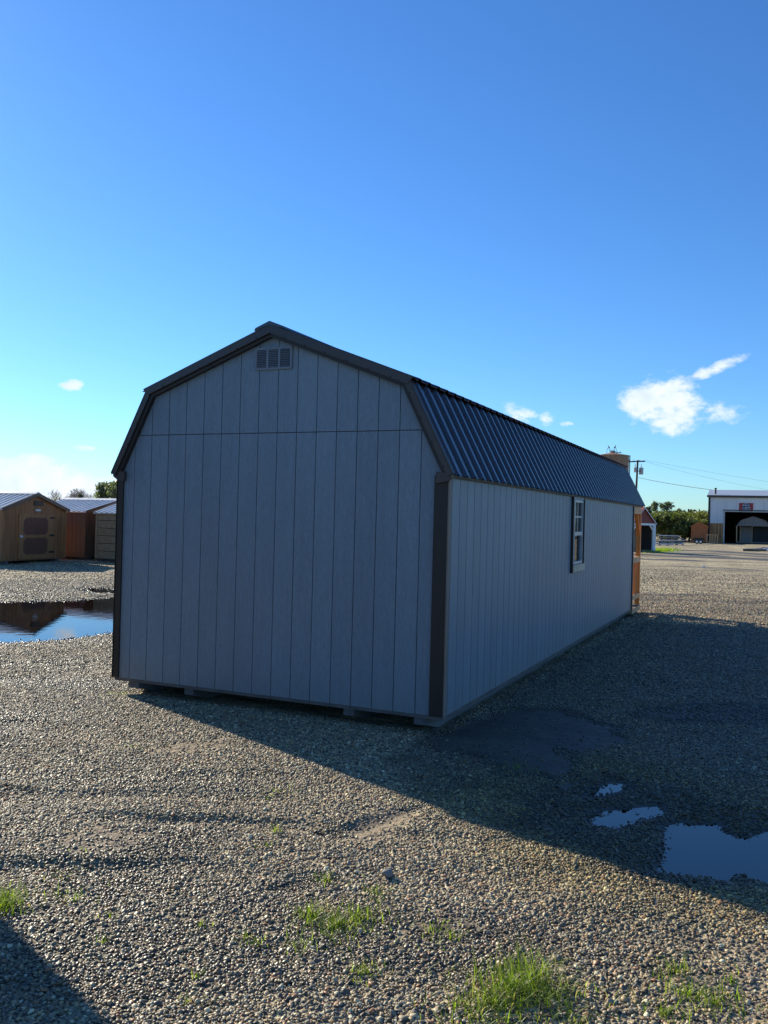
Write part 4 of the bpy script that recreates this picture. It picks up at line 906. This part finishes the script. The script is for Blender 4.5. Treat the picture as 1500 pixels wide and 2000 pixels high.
obj('hatch', MB().tube((-.1*0, 0, TH+.36), (0, 0, TH+.50), .36, n=14), M_tank, tank)
bm_ = MB(); rock(bm_, (0, 0, .10), (.11, .055, .06), 5, 1); rock(bm_, (.10, 0, .19), (.04, .035, .035), 6, 1); bm_.add([(-.08, .03, .10), (-.08, -.03, .10), (-.26, 0.02, .03), (-.26, -.02, .03)], [(0, 1, 3, 2)]); bm_.tube((.13, 0, .19), (.175, 0, .185), .012, .002, 5)
bm_.tube((0, .015, .06), (0, .015, 0), .006, n=4); bm_.tube((0, -.015, .06), (0, -.015, 0), .006, n=4)
bmesh_ = bm_.mesh('bird', M_bird, True)
spots = [(-.55, z1_-.03, 1.5), (.32, z2_-.03, 1.6)]+[(x, TH+.5 if abs(x) < .35 else TH+.30, 1.1) for x in (-.25, -.12, 0, .10, .22, .52, .62, .85, .98)]
for k, (xo, z, s) in enumerate(spots):
    o = obj('bird', bmesh_, M_bird); p = Vector((tp[0], tp[1], 0))+tor*xo; o.location = (p.x, p.y, ZG+z); o.scale = (s, s, s); o.rotation_euler = (0, -.5 if k < 2 else -.25, random.uniform(-.6, .6)+(0 if k % 2 else math.pi))
    tag(o, ['large dark bird perched on the left hoop rail of the tank', 'large dark bird perched on the right hoop rail of the tank'][k] if k < 2 else '%s small dark bird from the left in the row on the tank roof' % ['first', 'second', 'third', 'fourth', 'fifth', 'sixth', 'seventh', 'eighth', 'ninth'][k-2], 'bird', 'birds perched on the tank')
PD = 122.0; pq = at(1241, PD); mpp = PD*math.cos(math.atan(491/FPX))/FPX
pole = thing('utility_pole', 'wooden utility pole with crossarm and two transformers', 'utility pole', (pq[0], pq[1], ZG))
PH = zt(898.5, 1243, mpp); PR = Vector(RT).normalized(); PR.z = 0; PR.normalize()
lean = PR*.16
obj('shaft', MB().tube((-lean.x, -lean.y, 0), (lean.x, lean.y, PH), .17, .12, 12), M_pole, pole)
az_ = zt(901.5, 1243, mpp); sl = .025*1.3*1.0
q0, q1 = PR*(-17*mpp), PR*(17*mpp)
obj('crossarm', MB().tube((q0.x, q0.y-.16, az_-.06), (q1.x, q1.y-.16, az_+.06), .085, n=6), M_pole, pole)
for xo in (-14, -5, 6, 14.5): q = PR*(xo*mpp); obj('insulator', MB().tube((q.x, q.y-.16, az_+.05), (q.x, q.y-.16, az_+.22), .035, .05, 8), M_grey, pole)
for xo, vz0, vz1, r in ((-3.6, 914, 922.5, .21), (8.2, 914, 926.5, .29)):
    q = PR*(xo*mpp+.1); za, zb_ = zt(vz1, 1243, mpp), zt(vz0, 1243, mpp)
    tf = obj('transformer', MB().lathe([(r*.92, za), (r, za+.04), (r, zb_-.04), (r*1.08, zb_-.03), (r*1.08, zb_), (r*.4, zb_+.08)], 16, (q.x, q.y-.1, 0)), M_trans, pole)
    obj('bushing', MB().tube((q.x, q.y-.1, zb_+.08), (q.x, q.y-.1, zb_+.55), .05, .03, 8), M_grey, tf)
    obj('bracket', MB().box(min(0, q.x), max(0, q.x), -.14, -.02, (za+zb_)/2-.04, (za+zb_)/2+.04), M_iron, pole)
def wire(a, b, sag, r, lab, n=20):
    pts = []
    for i in range(n+1): t = i/n; p = Vector(a).lerp(Vector(b), t); p.z -= sag*4*t*(1-t); pts.append(tuple(p))
    return tag(obj('power_line', MB().path(pts, r, 5), M_wire), lab, 'cable')
P3 = Vector((pq[0], pq[1], ZG))
eu = at(1600, 100); m2 = 100*math.cos(math.atan(850/FPX))/FPX
wire(P3+Vector((0, 0, zt(932, 1245, mpp))), (eu[0], eu[1], zt(972, 1600, m2)+ZG), .5, .028, 'thick drooping cable running from the pole towards the warehouse')
e1 = at(1700, 240); m3 = 240*math.cos(math.atan(950/FPX))/FPX
wire(P3+q1+Vector((0, -.16, az_+.2)), (e1[0], e1[1], zt(965, 1700, m3)), .6, .012, 'upper thin wire leaving the right end of the crossarm')
wire(P3+PR*(6*mpp)+Vector((0, -.16, az_+.2)), (e1[0]+1, e1[1], zt(975, 1700, m3)), 1.6, .012, 'lower thin wire leaving the middle of the crossarm')

# ------------------------------------------------------------------ vegetation
def leafmesh(name, C, sz, tone, mt, n_per, rad, up=0.2):
    """C: clump centres (n,3); n_per leaves per clump spread by rad"""
    n = len(C); k = n_per; P = np.repeat(C, k, 0)+RNG.normal(0, 1, (n*k, 3))*np.array(rad)
    t = np.repeat(tone, k)+RNG.normal(0, .12, n*k)
    a = RNG.normal(0, 1, (n*k, 3)); a /= np.linalg.norm(a, axis=1)[:, None]; b = np.cross(a, RNG.normal(0, 1, (n*k, 3))); b /= np.linalg.norm(b, axis=1)[:, None]
    s = sz*RNG.uniform(.6, 1.3, n*k)[:, None]
    V = np.stack([P-a*s, P+b*s*.42, P+a*s, P-b*s*.42], 1).reshape(-1, 3)
    m = bpy.data.meshes.new(name); N_ = n*k; m.vertices.add(N_*4); m.vertices.foreach_set('co', V.ravel()); m.loops.add(N_*4); m.loops.foreach_set('vertex_index', np.arange(N_*4, dtype=np.int32))
    m.polygons.add(N_); m.polygons.foreach_set('loop_start', np.arange(N_, dtype=np.int32)*4); m.update(calc_edges=True)
    at_ = m.attributes.new('tone', 'FLOAT', 'POINT'); at_.data.foreach_set('value', np.repeat(np.clip(t, 0, 1), 4).astype(np.float32)); m.materials.append(mt); return m
def limbs(mb, p, d, ln, r, lev, rnd, tips, spread=.55, shrink=.72, kids=3):
    q = p+d*ln; mb.tube(tuple(p), tuple(q), r, r*.7, 6 if lev > 1 else 4, False)
    if lev == 0: tips.append(q); return
    for k in range(kids):
        nd = (d+Vector((rnd.gauss(0, spread), rnd.gauss(0, spread), rnd.gauss(.12, spread*.6)))).normalized(); limbs(mb, q if k else p+d*ln*.75, nd, ln*shrink*rnd.uniform(.8, 1.15), r*.62, lev-1, rnd, tips, spread, shrink, kids)
def tree(name, lab, pos, H, R, mleaf, seed, nclump=90, leaf=.16, perc=22, trunk=.35, bark=M_bark, group=None, flat=1.0, gaps=.0, cat='tree'):
    rnd = random.Random(seed); t = thing(name, lab, cat, (pos[0], pos[1], ZG-.05), 0, group); mb = MB(); tips = []
    limbs(mb, Vector((0, 0, 0)), Vector((rnd.uniform(-.08, .08), rnd.uniform(-.08, .08), 1)).normalized(), H*trunk, H*.03+.03, 3, rnd, tips, .5, .70)
    zm_ = max(v[2] for v in mb.v); kz = min(1, .86*H/zm_); mb.v = [(a*kz, b*kz, c*kz) for a, b, c in mb.v]
    obj('trunk', mb, bark, t)
    r2 = np.random.default_rng(seed); C = []
    lobes = [(r2.normal(0, R*.42), r2.normal(0, R*.42), H*trunk+(H*(1-trunk))*r2.uniform(.2, .85), R*r2.uniform(.35, .62)) for _ in range(9)]
    while len(C) < nclump:
        lx, ly, lz, lr = lobes[r2.integers(len(lobes))]; v = r2.normal(0, 1, 3); v /= np.linalg.norm(v); c = np.array([lx, ly, lz])+v*lr*r2.uniform(.6, 1)*np.array([1, 1, .8*flat])
        if c[2] < H*trunk*.55 or c[2] > H or np.hypot(c[0], c[1]) > R*1.1: continue
        C.append(c)
    C = np.array(C); tone = np.clip(.15+.55*(C[:, 2]-C[:, 2].min())/(np.ptp(C[:, 2])+.01)*0+r2.uniform(0, .7, len(C)), 0, 1)
    obj('crown', leafmesh('crown', C, leaf, tone, mleaf, perc, (R*.11, R*.11, R*.09)), mleaf, t); return t
# hedge row of trees at the right, each its own crown
hedge = [(1258, 104, 3.6, 1.6, 0), (1276, 102, 3.7, 1.9, 0), (1292, 100, 3.5, 1.7, 0), (1306, 103, 3.9, 1.9, 0), (1320, 99, 3.8, 1.8, 0), (1334, 102, 4.0, 2.0, 0), (1347, 104, 3.7, 1.7, 1), (1360, 106, 4.0, 1.8, 1), (1375, 108, 4.3, 2.0, 1), (1390, 112, 4.4, 1.8, 1)]
desc = ['dark hedge tree directly behind the red porch shed', 'dark rounded hedge tree just right of the red shed', 'dark hedge tree behind the low sheet stack', 'dark hedge tree behind the taller sheet stack', 'dark bushy tree above the right hand sheet stack', 'tallest dark hedge tree with bare pale stems below', 'yellow green tree behind the left side of the small brown shed', 'yellow green tree rising over the small brown shed', 'bright yellow green tree touching the warehouse corner', 'yellow green tree mostly hidden behind the warehouse']
for k, (u, ds, H, R, y) in enumerate(hedge):
    tree('hedge_tree', desc[k], at(u, ds), H*.80, R, M_leafy if y else M_leaf, 40+k, 150, .17, 26, .28, M_palebark if k == 5 else M_bark, 'trees in the hedge row')
tree('hedge_tree', 'low bush filling the hedge behind the sheet stacks', at(1300, 106), 2.6, 2.6, M_leaf, 77, 160, .17, 26, .12, group='trees in the hedge row')
tree('hedge_tree', 'low dark bush below the middle of the hedge', at(1338, 104), 2.4, 2.2, M_leaf, 78, 150, .17, 26, .12, group='trees in the hedge row')
# tall distant trees
for k, (u, vtop, ds, Rpx, l) in enumerate([(1265, 989, 210, 8, 'rounded distant tree partly hidden by the barn eave'), (1281, 978.5, 220, 13, 'tall airy eucalyptus, left of the distant pair'), (1301, 979, 225, 13, 'tall airy eucalyptus, right of the distant pair'),
                                          (1326, 991, 260, 7, 'small dark distant tree over the middle of the hedge'), (1335, 994, 270, 5, 'tiny dark distant tree right of the one over mid hedge'), (1354, 992, 280, 7, 'pale distant tree above the small brown shed'), (1310, 996, 285, 5, 'faint far tree low over the hedge')]):
    m_ = ds*math.cos(math.atan((u-750)/FPX))/FPX; H = zt(vtop, u, m_); tree('eucalyptus_tree', l, at(u, ds), H, Rpx*m_*1.1, M_euc, 140+k, 80, .27, 12, .4, M_bark, 'distant trees beyond the hedge', gaps=.3)
# long dark roofed shelter beyond the hedge
pA, pB = np.array(at(1300, 135)), np.array(at(1346, 135)); dd = pB-pA; ln = float(np.hypot(*dd)); m_ = 135*math.cos(math.atan(573/FPX))/FPX; hz = zt(999.5, 1323, m_)
sh_ = thing('open_shelter', 'long flat dark shelter roof showing above the hedge', 'shelter', (pA[0], pA[1], ZG), math.atan2(dd[1], dd[0]))
obj('roof', MB().box(0, ln, 0, 3, hz-.13, hz+.04), M_iron, sh_); obj('vent_stack', MB().box(ln-.2, ln+.05, .3, .5, hz+.041, hz+.45), M_iron, sh_)
for x in (.1, ln/2, ln-.2): obj('post', MB().box(x, x+.12, .1, .22, 0, hz-.131), M_iron, sh_)
# left side trees
def bare(lab, u, vtop, ds, seed, sp=.62):
    m_ = ds*math.cos(math.atan((u-750)/FPX))/FPX; H = zt(vtop, u, m_); p = at(u, ds); t = thing('bare_tree', lab, 'tree', (p[0], p[1], ZG-.05), 0, 'leafless trees behind the sheds'); rnd = random.Random(seed); mb = MB(); tips = []
    limbs(mb, Vector((0, 0, 0)), Vector((0, 0, 1)), H*.24, H*.026, 6, rnd, tips, sp, .76, 3)
    zmax = max(v[2] for v in mb.v); mb.v = [(a*H/zmax*1.0, b*H/zmax, c*H/zmax) for a, b, c in mb.v]; obj('branches', mb, M_palebark, t)
bare('leafless tree above the roof of the door shed', 107, 953, 120, 4)
bare('fine twigged leafless tree, second from the left', 146, 951, 130, 9)
bare('leafless tree just left of the small dark evergreen', 157, 953, 135, 15)
bare('short leafless tree low behind the door shed roof', 122, 966, 150, 21)
tree('evergreen_tree', 'small dark evergreen among the leafless trees', at(166, 110), zt(956, 166, 110/FPX*.95), .75, M_euc, 301, 60, .15, 16, .3)
tree('evergreen_tree', 'grey green tree behind the sheds beside the barn corner', at(205, 100), zt(944, 205, 100/FPX*.95), 1.7, M_euc, 302, 110, .17, 20, .25)
tree('evergreen_tree', 'taller grey green tree meeting the barn corner trim', at(232, 98), zt(933, 232, 98/FPX*.95), 1.9, M_euc, 303, 130, .17, 20, .25)

# grass tufts in the gravel
tufts = [(1005, 1945, .12, 420, .10), (970, 1970, .17, 420, .065), (1085, 1950, .17, 260, .055), (1040, 1925, .08, 140, .13), (925, 1990, .12, 120, .06), (1110, 1990, .10, 90, .06), (1000, 1890, .12, 60, .05),
         (660, 1810, .12, 300, .06), (700, 1795, .10, 180, .06), (605, 1790, .07, 150, .07), (640, 1830, .10, 90, .04), (735, 1747, .10, 150, .035), (15, 1765, .10, 260, .085), (-20, 1750, .12, 200, .08), (632, 1718, .05, 60, .06),
         (712, 1900, .06, 110, .05), (478, 1835, .03, 25, .05), (500, 1845, .05, 30, .04), (572, 1850, .07, 50, .05), (850, 1822, .12, 110, .035), (880, 1835, .08, 60, .04), (1320, 1905, .05, 50, .09), (1345, 1950, .14, 130, .06), (1400, 1965, .12, 120, .06), (1300, 1985, .13, 110, .05), (1430, 1925, .04, 30, .05),
         (545, 1548, .16, 110, .03), (525, 1560, .10, 50, .03), (540, 1625, .03, 30, .07), (520, 1655, .05, 40, .03), (130, 1700, .20, 70, .03), (145, 1752, .08, 55, .05), (200, 1840, .03, 20, .05), (395, 1808, .03, 20, .04), (365, 1962, .05, 45, .04), (385, 1910, .03, 18, .05), (230, 1355, .16, 90, .035), (255, 1460, .15, 60, .03), (850, 1550, .06, 20, .03), (1010, 1500, .25, 220, .03), (215, 1790, .05, 25, .03)]
V, F, T = [], [], []; gr = np.random.default_rng(5)
for (u, v, rad, n, hgt) in tufts:
    cx_, cy_ = gp(u, v)
    for _ in range(int(n*.75)):
        a = gr.uniform(0, 6.283); r = rad*1.25*abs(gr.normal(0, .65)); x, y = cx_+r*math.cos(a), cy_+r*math.sin(a); z = float(ZG); H_ = hgt*gr.uniform(.45, 1.25)
        az = gr.uniform(0, 6.283); ln = gr.uniform(.2, 1.3); w = gr.uniform(.0012, .0028); dx, dy = math.cos(az), math.sin(az); sx_, sy_ = -dy*w, dx*w; b0 = len(V); tone = gr.uniform(0, .85) if gr.random() < .9 else 1.0
        for i, t in enumerate((0, .4, .75, 1)):
            bend = ln*H_*t*t; zz = H_*t*(1-.25*ln*t); ww = (1, .9, .55, .05)[i]
            V += [(x+dx*bend+sx_*ww, y+dy*bend+sy_*ww, zz), (x+dx*bend-sx_*ww, y+dy*bend-sy_*ww, zz)]; T += [tone]*2
        for i in range(3): F.append((b0+2*i, b0+2*i+1, b0+2*i+3, b0+2*i+2))
Vn = np.array(V); hb = fields(Vn[::8, 0], Vn[::8, 1])[0]; Vn[:, 2] += np.repeat(hb, 8)-.003
gm_ = bpy.data.meshes.new('grass'); gm_.from_pydata([tuple(p) for p in Vn], [], F); gm_.materials.append(M_grass)
ta = gm_.attributes.new('tone', 'FLOAT', 'POINT'); ta.data.foreach_set('value', np.array(T, np.float32)); gm_.update()
obj('grass', gm_, M_grass, kind='stuff', label='sparse tufts of bright green grass sprouting through the gravel', category='grass')
# far green patch by the red shed
V, F, T = [], [], []; gcx, gcy = gp(1287, 1075)
for _ in range(2600):
    x, y = gcx+gr.normal(0, .42), gcy+gr.normal(0, 2.2); b0 = len(V); az = gr.uniform(0, 6.28); h_ = gr.uniform(.05, .16); w = .03
    V += [(x-w*math.cos(az), y-w*math.sin(az), ZG-.02), (x+w*math.cos(az), y+w*math.sin(az), ZG-.02), (x+gr.normal(0, .04), y, ZG+h_)]; F.append((b0, b0+1, b0+2)); T += [gr.uniform(.2, 1)]*3
gm2 = bpy.data.meshes.new('grass'); gm2.from_pydata(V, [], F); gm2.materials.append(M_grass); ta = gm2.attributes.new('tone', 'FLOAT', 'POINT'); ta.data.foreach_set('value', np.array(T, np.float32))
obj('grass', gm2, M_grass, kind='stuff', label='patch of short green grass beside the red porch shed', category='grass')

# small single things on the gravel
def ground_z(x, y): return float(fields(np.array([x]), np.array([y]))[0][0])
x, y = gp(757, 1716); tag(obj('stone', rock(MB(), (0, 0, .012), (.030, .024, .020), 31, 3), M_rock, smooth=True), 'fist sized rounded grey stone above the grass tuft', 'stone').location = (x, y, ground_z(x, y)+.012)
for (uv, uv2, lab) in (((135, 1708), (182, 1733), 'pale forked dry twig on the gravel at left'), ((834, 1650), (852, 1672), 'short bleached dry twig near the shadow edge')):
    a, b = gp(*uv), gp(*uv2); za = ground_z(*a)+.02; L_ = Vector((b[0]-a[0], b[1]-a[1], 0)); mid = (a[0]+L_.x*.5, a[1]+L_.y*.5)
    mb = MB().path([(a[0], a[1], za+.01), (a[0]+L_.x*.35, a[1]+L_.y*.35, za+.022), (mid[0]+.01, mid[1]-.01, za+.012), (b[0], b[1], za+.004)], [.003, .0035, .0025, .0012], 5)
    mb.path([(a[0]+L_.x*.35, a[1]+L_.y*.35, za+.022), (a[0]+L_.x*.5+.03, a[1]+L_.y*.5+.04, za+.03)], [.003, .001], 5); tag(obj('twig', mb, M_straw), lab, 'twig')
x, y = gp(1374, 1109); tag(obj('litter_scrap', rock(MB(), (0, 0, .03), (.08, .05, .05), 61, 1), M_print), 'small white scrap lying on the open gravel at right', 'litter').location = (x, y, ZG+.02)
print('done')
